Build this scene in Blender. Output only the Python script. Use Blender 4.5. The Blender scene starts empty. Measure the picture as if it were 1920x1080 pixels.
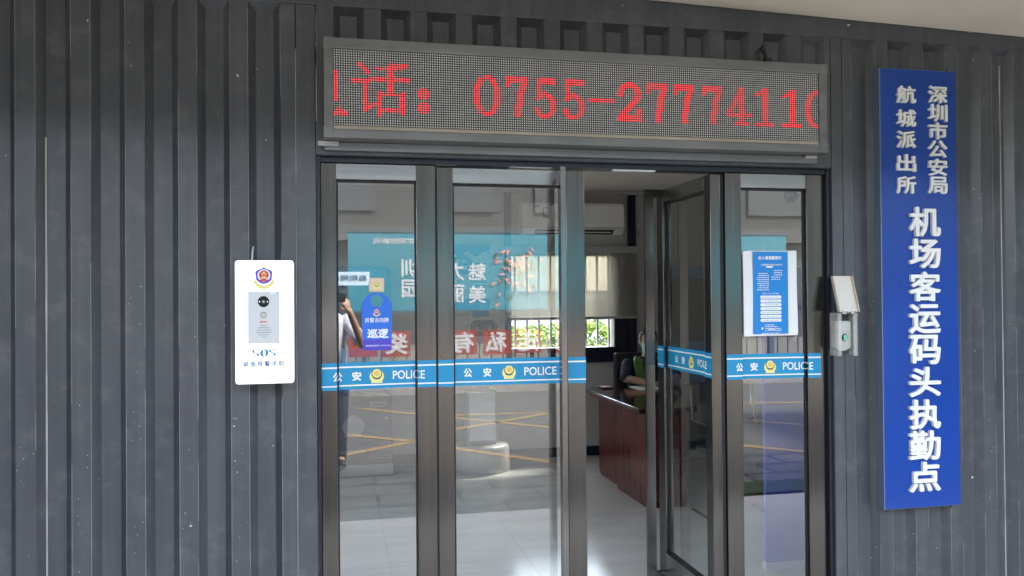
import bpy, bmesh, math, random
from mathutils import Vector, Matrix, noise as mnoise
random.seed(7)
R = math.radians
sc = bpy.context.scene
col = sc.collection

# ------------------------------------------------------------------ camera
cam_d = bpy.data.cameras.new('camera')
cam = bpy.data.objects.new('camera', cam_d); col.objects.link(cam)
cam_d.sensor_width = 36.0
cam_d.lens = 1547.7 / 1920 * 36
cam_d.clip_start = 0.02; cam_d.clip_end = 600
CAM = Vector((0.0105, -3.5868, 1.55))
_y, _p, _r = .2087, .0093, -.0081
_f = Vector((math.sin(_y)*math.cos(_p), math.cos(_y)*math.cos(_p), math.sin(_p)))
_r0 = Vector((math.cos(_y), -math.sin(_y), 0)); _u0 = _r0.cross(_f)
_rr = math.cos(_r)*_r0 + math.sin(_r)*_u0; _uu = -math.sin(_r)*_r0 + math.cos(_r)*_u0
M = Matrix((_rr, _uu, -_f)).transposed().to_4x4(); M.translation = CAM
cam.matrix_world = M
sc.camera = cam

# ------------------------------------------------------------------ sky, sun, exposure
w = bpy.data.worlds.new('World'); sc.world = w; w.use_nodes = True
wn = w.node_tree
sky = wn.nodes.new('ShaderNodeTexSky'); sky.sky_type = 'NISHITA'; sky.sun_disc = False
SUN_EL, SUN_AZ = R(50), R(55)
sky.sun_elevation = SUN_EL; sky.sun_rotation = SUN_AZ
sky.dust_density = 1.5; sky.air_density = 1.0; sky.ozone_density = 1.0
hs = wn.nodes.new('ShaderNodeHueSaturation'); hs.inputs['Saturation'].default_value = .5
wn.links.new(sky.outputs[0], hs.inputs['Color'])
bg = wn.nodes['Background']; bg.inputs[1].default_value = 0.15
wn.links.new(hs.outputs[0], bg.inputs[0])
sun_d = bpy.data.lights.new('sun', 'SUN'); sun_d.energy = 2.0; sun_d.angle = R(10); sun_d.color = (1, .95, .88)
sun = bpy.data.objects.new('sun', sun_d); col.objects.link(sun)
_sd = Vector((math.sin(SUN_AZ)*math.cos(SUN_EL), math.cos(SUN_AZ)*math.cos(SUN_EL), math.sin(SUN_EL)))
sun.rotation_euler = _sd.to_track_quat('Z', 'Y').to_euler(); sun.location = (0, -10, 20)
sc.view_settings.view_transform = 'Standard'; sc.view_settings.look = 'None'
sc.view_settings.gamma = 1; sc.view_settings.use_curve_mapping = False
EXP = 3.65
sc.view_settings.exposure = EXP
sc.render.engine = 'CYCLES'
cy = sc.cycles
cy.max_bounces = 10; cy.transparent_max_bounces = 24; cy.glossy_bounces = 5; cy.diffuse_bounces = 6
cy.use_denoising = True; cy.caustics_reflective = False; cy.caustics_refractive = False
cy.sample_clamp_indirect = 6

# ------------------------------------------------------------------ materials
def L(c):  # sRGB 0-255 -> linear
    return tuple(((v/255)/12.92 if v/255 <= .04045 else ((v/255+.055)/1.055)**2.4) for v in c) + (1,)

def nodes(m):
    m.use_nodes = True
    return m.node_tree, m.node_tree.nodes['Principled BSDF']

def mat(name, c, rough=.5, metal=0., var=0., scale=6., spec=.5, stretch=None, bump=0., bscale=60., emit=None, coat=0.):
    m = bpy.data.materials.new(name); t, b = nodes(m)
    c = tuple(c)[:3] + (1,)
    b.inputs['Base Color'].default_value = c
    b.inputs['Roughness'].default_value = rough; b.inputs['Metallic'].default_value = metal
    b.inputs['Specular IOR Level'].default_value = spec
    b.inputs['Coat Weight'].default_value = coat
    if emit:
        b.inputs['Emission Color'].default_value = tuple(emit[:3]) + (1,); b.inputs['Emission Strength'].default_value = emit[3]/2**EXP
    if var or bump or stretch:
        tc = t.nodes.new('ShaderNodeTexCoord'); mp = t.nodes.new('ShaderNodeMapping')
        if stretch: mp.inputs['Scale'].default_value = stretch
        t.links.new(tc.outputs['Object'], mp.inputs[0])
    if var:
        n = t.nodes.new('ShaderNodeTexNoise'); n.inputs['Scale'].default_value = scale; n.inputs['Detail'].default_value = 6
        t.links.new(mp.outputs[0], n.inputs['Vector'])
        r = t.nodes.new('ShaderNodeValToRGB'); e = r.color_ramp.elements
        e[0].position = .3; e[1].position = .7
        e[0].color = tuple(v*(1-var) for v in c[:3]) + (1,); e[1].color = tuple(min(1, v*(1+var)) for v in c[:3]) + (1,)
        t.links.new(n.outputs['Fac'], r.inputs[0]); t.links.new(r.outputs[0], b.inputs['Base Color'])
        mr = t.nodes.new('ShaderNodeMapRange'); mr.inputs[3].default_value = max(.02, rough-.08); mr.inputs[4].default_value = min(1, rough+.1)
        t.links.new(n.outputs['Fac'], mr.inputs[0]); t.links.new(mr.outputs[0], b.inputs['Roughness'])
    if bump:
        n2 = t.nodes.new('ShaderNodeTexNoise'); n2.inputs['Scale'].default_value = bscale; n2.inputs['Detail'].default_value = 4
        t.links.new(mp.outputs[0], n2.inputs['Vector'])
        bp = t.nodes.new('ShaderNodeBump'); bp.inputs['Strength'].default_value = bump; bp.inputs['Distance'].default_value = .004
        t.links.new(n2.outputs['Fac'], bp.inputs['Height']); t.links.new(bp.outputs[0], b.inputs['Normal'])
    return m

def paint_mat():
    """dark container paint: dust film, rubbed patches, pale paint chips and drips"""
    m = bpy.data.materials.new('container_paint'); t, b = nodes(m); N = t.nodes; K = t.links
    tc = N.new('ShaderNodeTexCoord')
    def nz(scale, detail, st=(1, 1, 1), rough=.5):
        mp = N.new('ShaderNodeMapping'); mp.inputs['Scale'].default_value = st; K.new(tc.outputs['Object'], mp.inputs[0])
        n = N.new('ShaderNodeTexNoise'); n.inputs['Scale'].default_value = scale; n.inputs['Detail'].default_value = detail; n.inputs['Roughness'].default_value = rough
        K.new(mp.outputs[0], n.inputs['Vector']); return n.outputs['Fac']
    def ramp(src, p0, p1, c0, c1):
        r = N.new('ShaderNodeValToRGB'); e = r.color_ramp.elements
        e[0].position = p0; e[1].position = p1; e[0].color = c0; e[1].color = c1; K.new(src, r.inputs[0]); return r.outputs[0]
    def mix(f, a, c):
        x = N.new('ShaderNodeMix'); x.data_type = 'RGBA'; K.new(f, x.inputs[0])
        for s, i in ((a, 6), (c, 7)):
            if isinstance(s, tuple): x.inputs[i].default_value = s
            else: K.new(s, x.inputs[i])
        return x.outputs[2]
    base = ramp(nz(3, 5, (1, 1, .35)), .3, .75, (.047, .050, .057, 1), (.080, .083, .090, 1))
    streak = ramp(nz(26, 3, (1, 1, .03)), .45, .8, (0, 0, 0, 1), (.35, .35, .35, 1))
    c = mix(streak, base, (.13, .129, .127, 1))
    dust = ramp(nz(9, 8, (1, 1, 1), .65), .52, .82, (0, 0, 0, 1), (.5, .5, .5, 1))
    c = mix(dust, c, (.19, .188, .182, 1))
    v = N.new('ShaderNodeTexVoronoi'); v.inputs['Scale'].default_value = 26
    mp = N.new('ShaderNodeMapping'); mp.inputs['Scale'].default_value = (1.2, 1.2, .8); K.new(tc.outputs['Object'], mp.inputs[0]); K.new(mp.outputs[0], v.inputs['Vector'])
    dd = ramp(v.outputs['Distance'], .045, .085, (1, 1, 1, 1), (0, 0, 0, 1))
    sel = ramp(nz(5, 2), .6, .64, (0, 0, 0, 1), (1, 1, 1, 1))
    mm = N.new('ShaderNodeMath'); mm.operation = 'MULTIPLY'; K.new(dd, mm.inputs[0]); K.new(sel, mm.inputs[1])
    c = mix(mm.outputs[0], c, (.55, .55, .54, 1))
    K.new(c, b.inputs['Base Color'])
    mr = N.new('ShaderNodeMapRange'); mr.inputs[3].default_value = .26; mr.inputs[4].default_value = .44
    K.new(nz(7, 5, (1, 1, .3)), mr.inputs[0]); K.new(mr.outputs[0], b.inputs['Roughness'])
    bp = N.new('ShaderNodeBump'); bp.inputs['Strength'].default_value = .25; bp.inputs['Distance'].default_value = .003
    K.new(nz(5, 4, (1, 1, .25)), bp.inputs['Height']); K.new(bp.outputs[0], b.inputs['Normal'])
    b.inputs['Specular IOR Level'].default_value = .6
    return m

def brushed(name, c, rough, stretch):
    m = mat(name, c, rough, .92, spec=.5); t = m.node_tree; b = t.nodes['Principled BSDF']
    tc = t.nodes.new('ShaderNodeTexCoord'); mp = t.nodes.new('ShaderNodeMapping'); mp.inputs['Scale'].default_value = stretch
    t.links.new(tc.outputs['Object'], mp.inputs[0])
    n = t.nodes.new('ShaderNodeTexNoise'); n.inputs['Scale'].default_value = 1.0; n.inputs['Detail'].default_value = 5
    t.links.new(mp.outputs[0], n.inputs['Vector'])
    mr = t.nodes.new('ShaderNodeMapRange'); mr.inputs[3].default_value = rough-.05; mr.inputs[4].default_value = rough+.08
    t.links.new(n.outputs['Fac'], mr.inputs[0]); t.links.new(mr.outputs[0], b.inputs['Roughness'])
    r = t.nodes.new('ShaderNodeValToRGB'); e = r.color_ramp.elements
    e[0].color = tuple(v*.86 for v in c[:3]) + (1,); e[1].color = tuple(v*1.1 for v in c[:3]) + (1,); e[0].position = .3; e[1].position = .7
    t.links.new(n.outputs['Fac'], r.inputs[0]); t.links.new(r.outputs[0], b.inputs['Base Color'])
    bp = t.nodes.new('ShaderNodeBump'); bp.inputs['Strength'].default_value = .12; bp.inputs['Distance'].default_value = .001
    t.links.new(n.outputs['Fac'], bp.inputs['Height']); t.links.new(bp.outputs[0], b.inputs['Normal'])
    return m

def glass_mat(name, tint=(.95, .965, .955), ior=2.5):
    m = bpy.data.materials.new(name); m.use_nodes = True; t = m.node_tree; t.nodes.clear()
    o = t.nodes.new('ShaderNodeOutputMaterial'); mx = t.nodes.new('ShaderNodeMixShader')
    tr = t.nodes.new('ShaderNodeBsdfTransparent'); tr.inputs[0].default_value = tint + (1,)
    gl = t.nodes.new('ShaderNodeBsdfGlossy'); gl.inputs['Roughness'].default_value = 0.0
    gl.inputs[0].default_value = (1, 1, 1, 1)
    fr = t.nodes.new('ShaderNodeFresnel'); fr.inputs[0].default_value = ior
    ge = t.nodes.new('ShaderNodeNewGeometry'); iv = t.nodes.new('ShaderNodeMath'); iv.operation = 'SUBTRACT'; iv.inputs[0].default_value = 1
    ml = t.nodes.new('ShaderNodeMath'); ml.operation = 'MULTIPLY'   # each pane mirrors once, on the face that is met first
    t.links.new(ge.outputs['Backfacing'], iv.inputs[1]); t.links.new(iv.outputs[0], ml.inputs[0]); t.links.new(fr.outputs[0], ml.inputs[1])
    t.links.new(ml.outputs[0], mx.inputs[0]); t.links.new(tr.outputs[0], mx.inputs[1]); t.links.new(gl.outputs[0], mx.inputs[2])
    t.links.new(mx.outputs[0], o.inputs[0]); return m

def tile_mat(name, c1, c2, mortar, bw, rh, ms, rough, var=.25, nscale=5., off=.5, bump=.0, vein=False):
    m = bpy.data.materials.new(name); t, b = nodes(m); N = t.nodes; K = t.links
    tc = N.new('ShaderNodeTexCoord'); br = N.new('ShaderNodeTexBrick')
    br.inputs['Scale'].default_value = 1; br.inputs['Brick Width'].default_value = bw; br.inputs['Row Height'].default_value = rh
    br.inputs['Mortar Size'].default_value = ms; br.offset = off
    br.inputs['Color1'].default_value = c1 + (1,); br.inputs['Color2'].default_value = c2 + (1,); br.inputs['Mortar'].default_value = mortar + (1,)
    K.new(tc.outputs['Object'], br.inputs['Vector'])
    n = N.new('ShaderNodeTexNoise'); n.inputs['Scale'].default_value = nscale; n.inputs['Detail'].default_value = 8
    if vein:
        mp = N.new('ShaderNodeMapping'); mp.inputs['Scale'].default_value = (.6, 2.2, 1); mp.inputs['Rotation'].default_value = (0, 0, .35)
        K.new(tc.outputs['Object'], mp.inputs[0]); K.new(mp.outputs[0], n.inputs['Vector']); n.inputs['Distortion'].default_value = .8
    else: K.new(tc.outputs['Object'], n.inputs['Vector'])
    r = N.new('ShaderNodeValToRGB'); e = r.color_ramp.elements
    e[0].color = (1-var,)*3 + (1,); e[1].color = (1, 1, 1, 1); e[0].position = .3; e[1].position = .7
    K.new(n.outputs['Fac'], r.inputs[0])
    x = N.new('ShaderNodeMix'); x.data_type = 'RGBA'; x.blend_type = 'MULTIPLY'; x.inputs[0].default_value = 1
    K.new(br.outputs['Color'], x.inputs[6]); K.new(r.outputs[0], x.inputs[7]); K.new(x.outputs[2], b.inputs['Base Color'])
    mr = N.new('ShaderNodeMapRange'); mr.inputs[3].default_value = max(.05, rough-.1); mr.inputs[4].default_value = rough+.1
    K.new(n.outputs['Fac'], mr.inputs[0]); K.new(mr.outputs[0], b.inputs['Roughness'])
    if bump:
        bp = N.new('ShaderNodeBump'); bp.inputs['Strength'].default_value = bump; bp.inputs['Distance'].default_value = .01
        K.new(x.outputs[2], bp.inputs['Height']); K.new(bp.outputs[0], b.inputs['Normal'])
    return m

def blind_mat():
    m = bpy.data.materials.new('blind_fabric'); m.use_nodes = True; t = m.node_tree; b = t.nodes['Principled BSDF']
    b.inputs['Base Color'].default_value = (.42, .40, .37, 1); b.inputs['Roughness'].default_value = .9
    tr = t.nodes.new('ShaderNodeBsdfTranslucent'); tr.inputs[0].default_value = (.55, .52, .47, 1)
    tp = t.nodes.new('ShaderNodeBsdfTransparent'); tp.inputs[0].default_value = (.9, .87, .8, 1)
    a = t.nodes.new('ShaderNodeMixShader'); a.inputs[0].default_value = .35
    c = t.nodes.new('ShaderNodeMixShader'); c.inputs[0].default_value = .30
    t.links.new(b.outputs[0], a.inputs[1]); t.links.new(tr.outputs[0], a.inputs[2])
    t.links.new(a.outputs[0], c.inputs[1]); t.links.new(tp.outputs[0], c.inputs[2])
    t.links.new(c.outputs[0], t.nodes['Material Output'].inputs[0]); return m

def acrylic_mat():
    m = bpy.data.materials.new('clear_acrylic'); m.use_nodes = True; t = m.node_tree; b = t.nodes['Principled BSDF']
    b.inputs['Base Color'].default_value = (.8, .78, .72, 1); b.inputs['Roughness'].default_value = .12
    tp = t.nodes.new('ShaderNodeBsdfTransparent'); tp.inputs[0].default_value = (.93, .92, .9, 1)
    c = t.nodes.new('ShaderNodeMixShader'); c.inputs[0].default_value = .72
    t.links.new(b.outputs[0], c.inputs[1]); t.links.new(tp.outputs[0], c.inputs[2])
    t.links.new(c.outputs[0], t.nodes['Material Output'].inputs[0]); return m

PAINT = paint_mat()
EDGEHI = mat('ridge_edge_highlight', (.22, .225, .235), .4, var=.3, scale=9)  # pale colour standing in for highlights along the ridge edges
SHADEBLK = mat('shade_block_dark', (.035, .037, .042), .6, var=.15)  # for the unseen blocks added to darken the sides
ALU = brushed('brushed_aluminium', (.125, .116, .106), .16, (70, 70, 1.2))
ALUH = brushed('brushed_aluminium_rail', (.28, .27, .255), .22, (1.2, 70, 70))
HANDLE = brushed('polished_handle', (.20, .192, .182), .16, (70, 70, 1.0))
DARKALU = mat('dark_anodised', (.018, .02, .028), .35, .3, var=.2, scale=8)
GASKET = mat('rubber_gasket', (.012, .012, .014), .6)
GLASS = glass_mat('window_glass')
LEDFRAME = mat('led_frame_grey', (.20, .197, .19), .38, .55, var=.18, scale=5, stretch=(.6, 3, 3), bump=.06)
LEDLIP = mat('led_lip_floor_reflection', (.62, .56, .47), .4, .15, var=.1, scale=8)  # beige of the reflected floor is put into the lip colour
LEDPANEL = mat('led_panel', (.05, .05, .046), .45, 0, var=.2, scale=20)
LEDDOT = mat('led_dot', (.92, .92, .90), .3)
LEDRED = mat('led_lit', (.6, .02, .03), .4, emit=(1, .08, .09, 1.4))
WHITE = mat('white_print', (.82, .82, .82), .45)
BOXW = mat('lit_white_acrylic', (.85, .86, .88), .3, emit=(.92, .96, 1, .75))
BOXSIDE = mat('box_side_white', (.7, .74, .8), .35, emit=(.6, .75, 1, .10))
STEEL = mat('intercom_steel', (.60, .61, .60), .42, .2, var=.06, scale=40, stretch=(1, 1, 10))
BLACKG = mat('black_gloss', (.01, .01, .012), .12)
BLACK = mat('black_plastic', (.018, .018, .02), .45, var=.1)
BLUET = mat('sos_blue', (.02, .17, .38), .5)
BLUET2 = mat('sos_caption_blue', (.04, .09, .30), .5)
FAINT = mat('faded_caption', (.55, .60, .72), .5)
RED = mat('red_print', (.60, .06, .05), .5)
GOLD = mat('gold_print', (.72, .50, .12), .45)
GOLD2 = mat('pale_gold', (.80, .72, .25), .45)
NAVYP = mat('emblem_blue', (.10, .06, .60), .4)
SIGNBLUE = mat('sign_blue', (.002, .050, .31), .28, var=.08, scale=2.5, spec=.5, bump=.03, bscale=3)
SIGNEDGE = mat('sign_edge', (.16, .20, .30), .35, .3)
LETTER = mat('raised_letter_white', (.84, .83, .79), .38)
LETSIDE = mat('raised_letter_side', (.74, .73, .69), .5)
TAPE = mat('sticker_blue', (.006, .25, .47), .3, var=.05, scale=5)
PAPER = mat('paper_white', (.80, .80, .78), .7, var=.03, scale=10)
POSTBLUE = mat('poster_blue', (.004, .22, .60), .55)
HANGBLUE = mat('hanger_blue', (.02, .14, .62), .35)
HANGVIOLET = mat('hanger_violet', (.07, .05, .48), .35)
HANGGOLD = mat('hanger_gold', (.62, .47, .30), .35, .2)
GREYPL = mat('grey_plastic', (.50, .50, .47), .4, var=.04)
KEYPL = mat('keypad_buttons', (.62, .62, .58), .4)
GREENL = mat('fingerprint_window', (.15, .45, .32), .15, emit=(.3, .9, .6, .15))
ACRYL = acrylic_mat()
LIDM = mat('frosted_lid', (.66, .63, .56), .25)
LIDE = mat('lid_edge', (.55, .45, .33), .25)
CHROME = mat('chrome', (.62, .60, .57), .14, 1.)
SOFFIT = mat('soffit_cream', (.90, .81, .66), .6, var=.05, scale=1.5)
INWALL = mat('interior_wall_white', (.50, .48, .45), .55, var=.04, scale=2)
INCEIL = mat('interior_ceiling', (.80, .76, .69), .5, var=.04, scale=2)
NAVY = mat('navy_trim', (.008, .011, .03), .4, var=.1)
FLOORM = tile_mat('marble_floor', (.74, .71, .65), (.72, .69, .635), (.58, .56, .52), .8, .8, .0025, .16, var=.16, nscale=2.2, off=0, vein=True)
APRONM = tile_mat('apron_tile', (.80, .72, .61), (.78, .70, .595), (.6, .54, .46), .6, .6, .004, .5, var=.12, nscale=3, off=0)
PAVERM = tile_mat('paver', (.19, .175, .155), (.13, .118, .106), (.012, .011, .010), .62, .36, .02, .75, var=.4, nscale=7, off=.5, bump=.3)
ASPHALT = mat('asphalt', (.062, .060, .057), .85, var=.25, scale=30, bump=.3, bscale=200)
YELLOW = mat('road_yellow', (.20, .13, .05), .7, var=.2, scale=20)
ACW = mat('ac_white', (.90, .88, .83), .4)
DARKVENT = mat('vent_dark', (.03, .03, .03), .5)
BLIND = blind_mat()
BARW = mat('window_bar_white', (.62, .62, .60), .45)
MAHOG = mat('mahogany', (.085, .007, .006), .28, var=.35, scale=4, stretch=(4, 4, .6), coat=.3)
MAHOGT = mat('mahogany_top', (.045, .008, .007), .13, var=.3, scale=4, stretch=(1, 6, 1), coat=.5)
SKIN = mat('skin', (.42, .24, .16), .5, var=.08, scale=20)
HAIR = mat('black_hair', (.012, .010, .010), .5, var=.3, scale=60)
UNIFORM = mat('navy_uniform', (.012, .016, .035), .8, var=.2, scale=20, bump=.15)
HIVIS = mat('hi_vis_green', (.10, .19, .04), .6)
MASKM = mat('mask_blue', (.42, .60, .62), .8)
SHIRT = mat('grey_blue_shirt', (.58, .61, .70), .85, var=.1, scale=12, bump=.2, bscale=20)
TROUS = mat('dark_trousers', (.02, .025, .045), .85, var=.15, scale=15)
FLAGRED = mat('patch_red', (.55, .02, .02), .6)
EYEW = mat('eye_white', (.7, .7, .7), .3)
TEAL = mat('hoarding_teal', (.03, .175, .22), .55, var=.10, scale=.7)
TEALD = mat('hoarding_frame', (.05, .07, .08), .5)
BLOOM = mat('printed_blossom', (.50, .22, .20), .6)
BANRED = mat('banner_red', (.25, .04, .028), .65, var=.12, scale=4)
GREYB = mat('building_grey', (.05, .05, .046), .8, var=.15, scale=.6)
GREYB2 = mat('building_band', (.075, .072, .068), .8, var=.1)
KIOSKD = mat('kiosk_grey', (.10, .10, .10), .4, .2, var=.05)
KIOSKW = mat('kiosk_white', (.42, .42, .40), .35)
KIOSKB = mat('kiosk_blue', (.012, .16, .40), .3)
ENGR = mat('engraved_grey', (.30, .29, .28), .5)
POSTERL = mat('poster_pale', (.50, .62, .68), .5)
POSTERB = mat('poster_mid_blue', (.03, .18, .48), .5)
BOARDB = mat('board_blue', (.055, .085, .50), .45, var=.12, scale=4, bump=.1, bscale=12)
BOARDE = mat('board_base_strip', (.42, .42, .55), .45)
LEAF1 = mat('leaf_light', (.30, .40, .05), .6, var=.3, scale=3)
LEAF2 = mat('leaf_mid', (.13, .22, .03), .6, var=.3, scale=3)
WOODD = mat('branch', (.06, .045, .03), .8)
GRASSM = mat('grass', (.045, .075, .02), .9, var=.4, scale=30)
RUST = mat('seam_sealant', (.36, .34, .31), .7, var=.25, scale=8)
WINDOWD = mat('far_window', (.045, .048, .05), .4)
OUTW = mat('outer_wall_white', (.85, .85, .82), .8, var=.05)
CONCRETE = mat('kerb_concrete', (.25, .24, .22), .85, var=.2, scale=10)

# ------------------------------------------------------------------ mesh builder
class G:
    def __init__(s): s.v = []; s.f = []; s.m = []; s.mats = []
    def mi(s, m):
        if m not in s.mats: s.mats.append(m)
        return s.mats.index(m)
    def add(s, vs, fs, m):
        o = len(s.v); s.v += [tuple(p) for p in vs]; i = s.mi(m)
        for f in fs: s.f.append([o+k for k in f]); s.m.append(i)
        return s
    def box(s, x0, x1, y0, y1, z0, z1, m, b=0.):
        if b <= 0:
            vs = [(x0, y0, z0), (x1, y0, z0), (x1, y1, z0), (x0, y1, z0), (x0, y0, z1), (x1, y0, z1), (x1, y1, z1), (x0, y1, z1)]
            return s.add(vs, [(0, 3, 2, 1), (4, 5, 6, 7), (0, 1, 5, 4), (1, 2, 6, 5), (2, 3, 7, 6), (3, 0, 4, 7)], m)
        bm = bmesh.new(); bmesh.ops.create_cube(bm, size=1)
        bmesh.ops.scale(bm, vec=(x1-x0, y1-y0, z1-z0), verts=bm.verts)
        bmesh.ops.translate(bm, vec=((x0+x1)/2, (y0+y1)/2, (z0+z1)/2), verts=bm.verts)
        bmesh.ops.bevel(bm, geom=bm.edges[:], offset=b, segments=2, profile=.6, affect='EDGES')
        return s.bm(bm, m)
    def bm(s, bm, m):
        bm.verts.ensure_lookup_table(); bm.verts.index_update()
        s.add([v.co.copy() for v in bm.verts], [[v.index for v in f.verts] for f in bm.faces], m); bm.free(); return s
    def poly(s, pts, y, m, thick=0.):
        """polygon given as (x, z) in the plane y, facing -y; with thick it is a slab reaching to y+thick"""
        n = len(pts)
        a = sum(pts[i][0]*pts[(i+1) % n][1]-pts[(i+1) % n][0]*pts[i][1] for i in range(n))
        if a < 0: pts = pts[::-1]
        vs = [(p[0], y, p[1]) for p in pts]
        if not thick: return s.add(vs, [list(range(n))], m)
        vs += [(p[0], y+thick, p[1]) for p in pts]
        return s.add(vs, [list(range(n)), list(range(2*n-1, n-1, -1))] + [[(i+1) % n, i, n+i, n+(i+1) % n] for i in range(n)], m)
    def disc(s, x, z, rx, y, m, rz=None, n=24, thick=0., a0=0):
        rz = rz or rx
        return s.poly([(x+rx*math.cos(a0+2*math.pi*i/n), z+rz*math.sin(a0+2*math.pi*i/n)) for i in range(n)], y, m, thick)
    def rrect(s, x0, x1, z0, z1, r, y, m, thick=0., n=6):
        p = []
        for cx, cz, a in ((x1-r, z1-r, 0), (x0+r, z1-r, 90), (x0+r, z0+r, 180), (x1-r, z0+r, 270)):
            for k in range(n+1):
                t = R(a+90*k/n); p.append((cx+r*math.cos(t), cz+r*math.sin(t)))
        return s.poly(p, y, m, thick)
    def tube(s, pts, rad, m, n=10, caps=True):
        pts = [Vector(p) for p in pts]
        if not isinstance(rad, (list, tuple)): rad = [rad]*len(pts)
        vs = []; fs = []; prev = None
        for i, p in enumerate(pts):
            d = (pts[min(i+1, len(pts)-1)]-pts[max(i-1, 0)]).normalized()
            a = Vector((0, 0, 1)) if abs(d.z) < .9 else Vector((1, 0, 0))
            if prev is not None: a = prev
            u = (a - d*a.dot(d)).normalized(); prev = u; q = d.cross(u)
            for k in range(n):
                t = 2*math.pi*k/n; vs.append(p+(u*math.cos(t)+q*math.sin(t))*rad[i])
        for i in range(len(pts)-1):
            for k in range(n):
                fs.append((i*n+k, i*n+(k+1) % n, (i+1)*n+(k+1) % n, (i+1)*n+k))
        if caps: fs.append(list(range(n))[::-1]); fs.append([(len(pts)-1)*n+k for k in range(n)])
        return s.add(vs, fs, m)
    def limb(s, pts, rad, m, n=12):
        s.tube(pts, rad, m, n)
        for p, r in zip(pts, rad): s.ball(p, (r, r, r), m, 8, 12)
        return s
    def ball(s, c, r, m, nu=12, nv=18, fn=None, rot=None):
        vs = []; fs = []
        for i in range(nu+1):
            th = math.pi*i/nu
            for k in range(nv):
                ph = 2*math.pi*k/nv
                p = Vector((math.sin(th)*math.cos(ph), math.sin(th)*math.sin(ph), math.cos(th)))
                if fn: p = fn(p)
                p = Vector((p.x*r[0], p.y*r[1], p.z*r[2]))
                if rot: p = rot @ p
                vs.append(p+Vector(c))
        for i in range(nu):
            for k in range(nv): fs.append((i*nv+k, (i+1)*nv+k, (i+1)*nv+(k+1) % nv, i*nv+(k+1) % nv))
        return s.add(vs, fs, m)
    def lathe(s, cx, cy, prof, m, n=36):
        vs = []; fs = []
        for r, z in prof:
            for k in range(n): vs.append((cx+r*math.cos(2*math.pi*k/n), cy+r*math.sin(2*math.pi*k/n), z))
        for i in range(len(prof)-1):
            for k in range(n): fs.append((i*n+k, i*n+(k+1) % n, (i+1)*n+(k+1) % n, (i+1)*n+k))
        fs.append(list(range(n))[::-1]); fs.append([(len(prof)-1)*n+k for k in range(n)])
        return s.add(vs, fs, m)
    def loft(s, rings, m, n=20):
        """rings: (centre, rx, ry) stacked along z-ish"""
        vs = []; fs = []
        for c, rx, ry in rings:
            for k in range(n):
                t = 2*math.pi*k/n
                vs.append((c[0]+rx*math.cos(t), c[1]+ry*math.sin(t), c[2]))
        for i in range(len(rings)-1):
            for k in range(n): fs.append((i*n+k, i*n+(k+1) % n, (i+1)*n+(k+1) % n, (i+1)*n+k))
        fs.append(list(range(n))[::-1]); fs.append([(len(rings)-1)*n+k for k in range(n)])
        return s.add(vs, fs, m)
    def xform(s, fn, start=0):
        for i in range(start, len(s.v)): s.v[i] = tuple(fn(Vector(s.v[i])))
        return s

_tc = {}
def glyphs(txt, bold=0., ext=0.):
    k = (txt, bold, ext)
    if k in _tc: return _tc[k]
    cu = bpy.data.curves.new('t', 'FONT'); cu.body = txt; cu.offset = bold; cu.extrude = ext; cu.resolution_u = 3
    o = bpy.data.objects.new('t', cu); col.objects.link(o)
    dg = bpy.context.evaluated_depsgraph_get(); dg.update()
    me = bpy.data.meshes.new_from_object(o.evaluated_get(dg))
    vs = [v.co.copy() for v in me.vertices]; fs = [list(p.vertices) for p in me.polygons]; nz = [p.normal.z for p in me.polygons]
    bpy.data.objects.remove(o); bpy.data.curves.remove(cu); bpy.data.meshes.remove(me)
    _tc[k] = (vs, fs, nz); return _tc[k]

def text(g, txt, x0, x1, z0, z1, y, m, bold=0., ext=0., side=None, yfn=None):
    """writing fitted to a box in the x-z plane, read from -y; ext > 0 makes raised letters of that depth"""
    vs, fs, nz = glyphs(txt, 0., .5 if ext else 0.)
    if not vs: return g
    ax = min(v.x for v in vs); bx = max(v.x for v in vs); ay = min(v.y for v in vs); by = max(v.y for v in vs)
    sx = (x1-x0)/max(1e-6, bx-ax); sz = (z1-z0)/max(1e-6, by-ay)
    # heavier strokes: shifted copies of the outline, each a hair behind the last
    nb_ = 0 if bold <= 0 else 8
    bx_, bz_ = bold*sx*1.0, bold*sz*1.0
    if nb_: sx *= 1-2*bx_/(x1-x0); sz *= 1-2*bz_/(z1-z0)
    for k in range(nb_+1):
        ox = oz = 0.; e2 = ext; dy = 0.
        if nb_:
            a = 2*math.pi*k/nb_; r_ = 0 if k == nb_ else 1
            ox = bx_*(1+r_*math.cos(a)); oz = bz_*(1+r_*math.sin(a)); dy = .00004*k
        P = []
        for v in vs:
            x = x0+ox+(v.x-ax)*sx; z = z0+oz+(v.y-ay)*sz
            yy = (yfn(x) if yfn else y)+dy
            P.append((x, yy-(v.z+.5)*ext if ext else yy, z))
        if side:
            g.add(P, [f for f, n in zip(fs, nz) if abs(n) > .5], m); g.add(P, [f for f, n in zip(fs, nz) if abs(n) <= .5], side)
        else: g.add(P, fs, m)
    return g

def wpos(o):
    p = Vector((0, 0, 0))
    while o: p += Vector(o.location); o = o.parent
    return p

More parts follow.
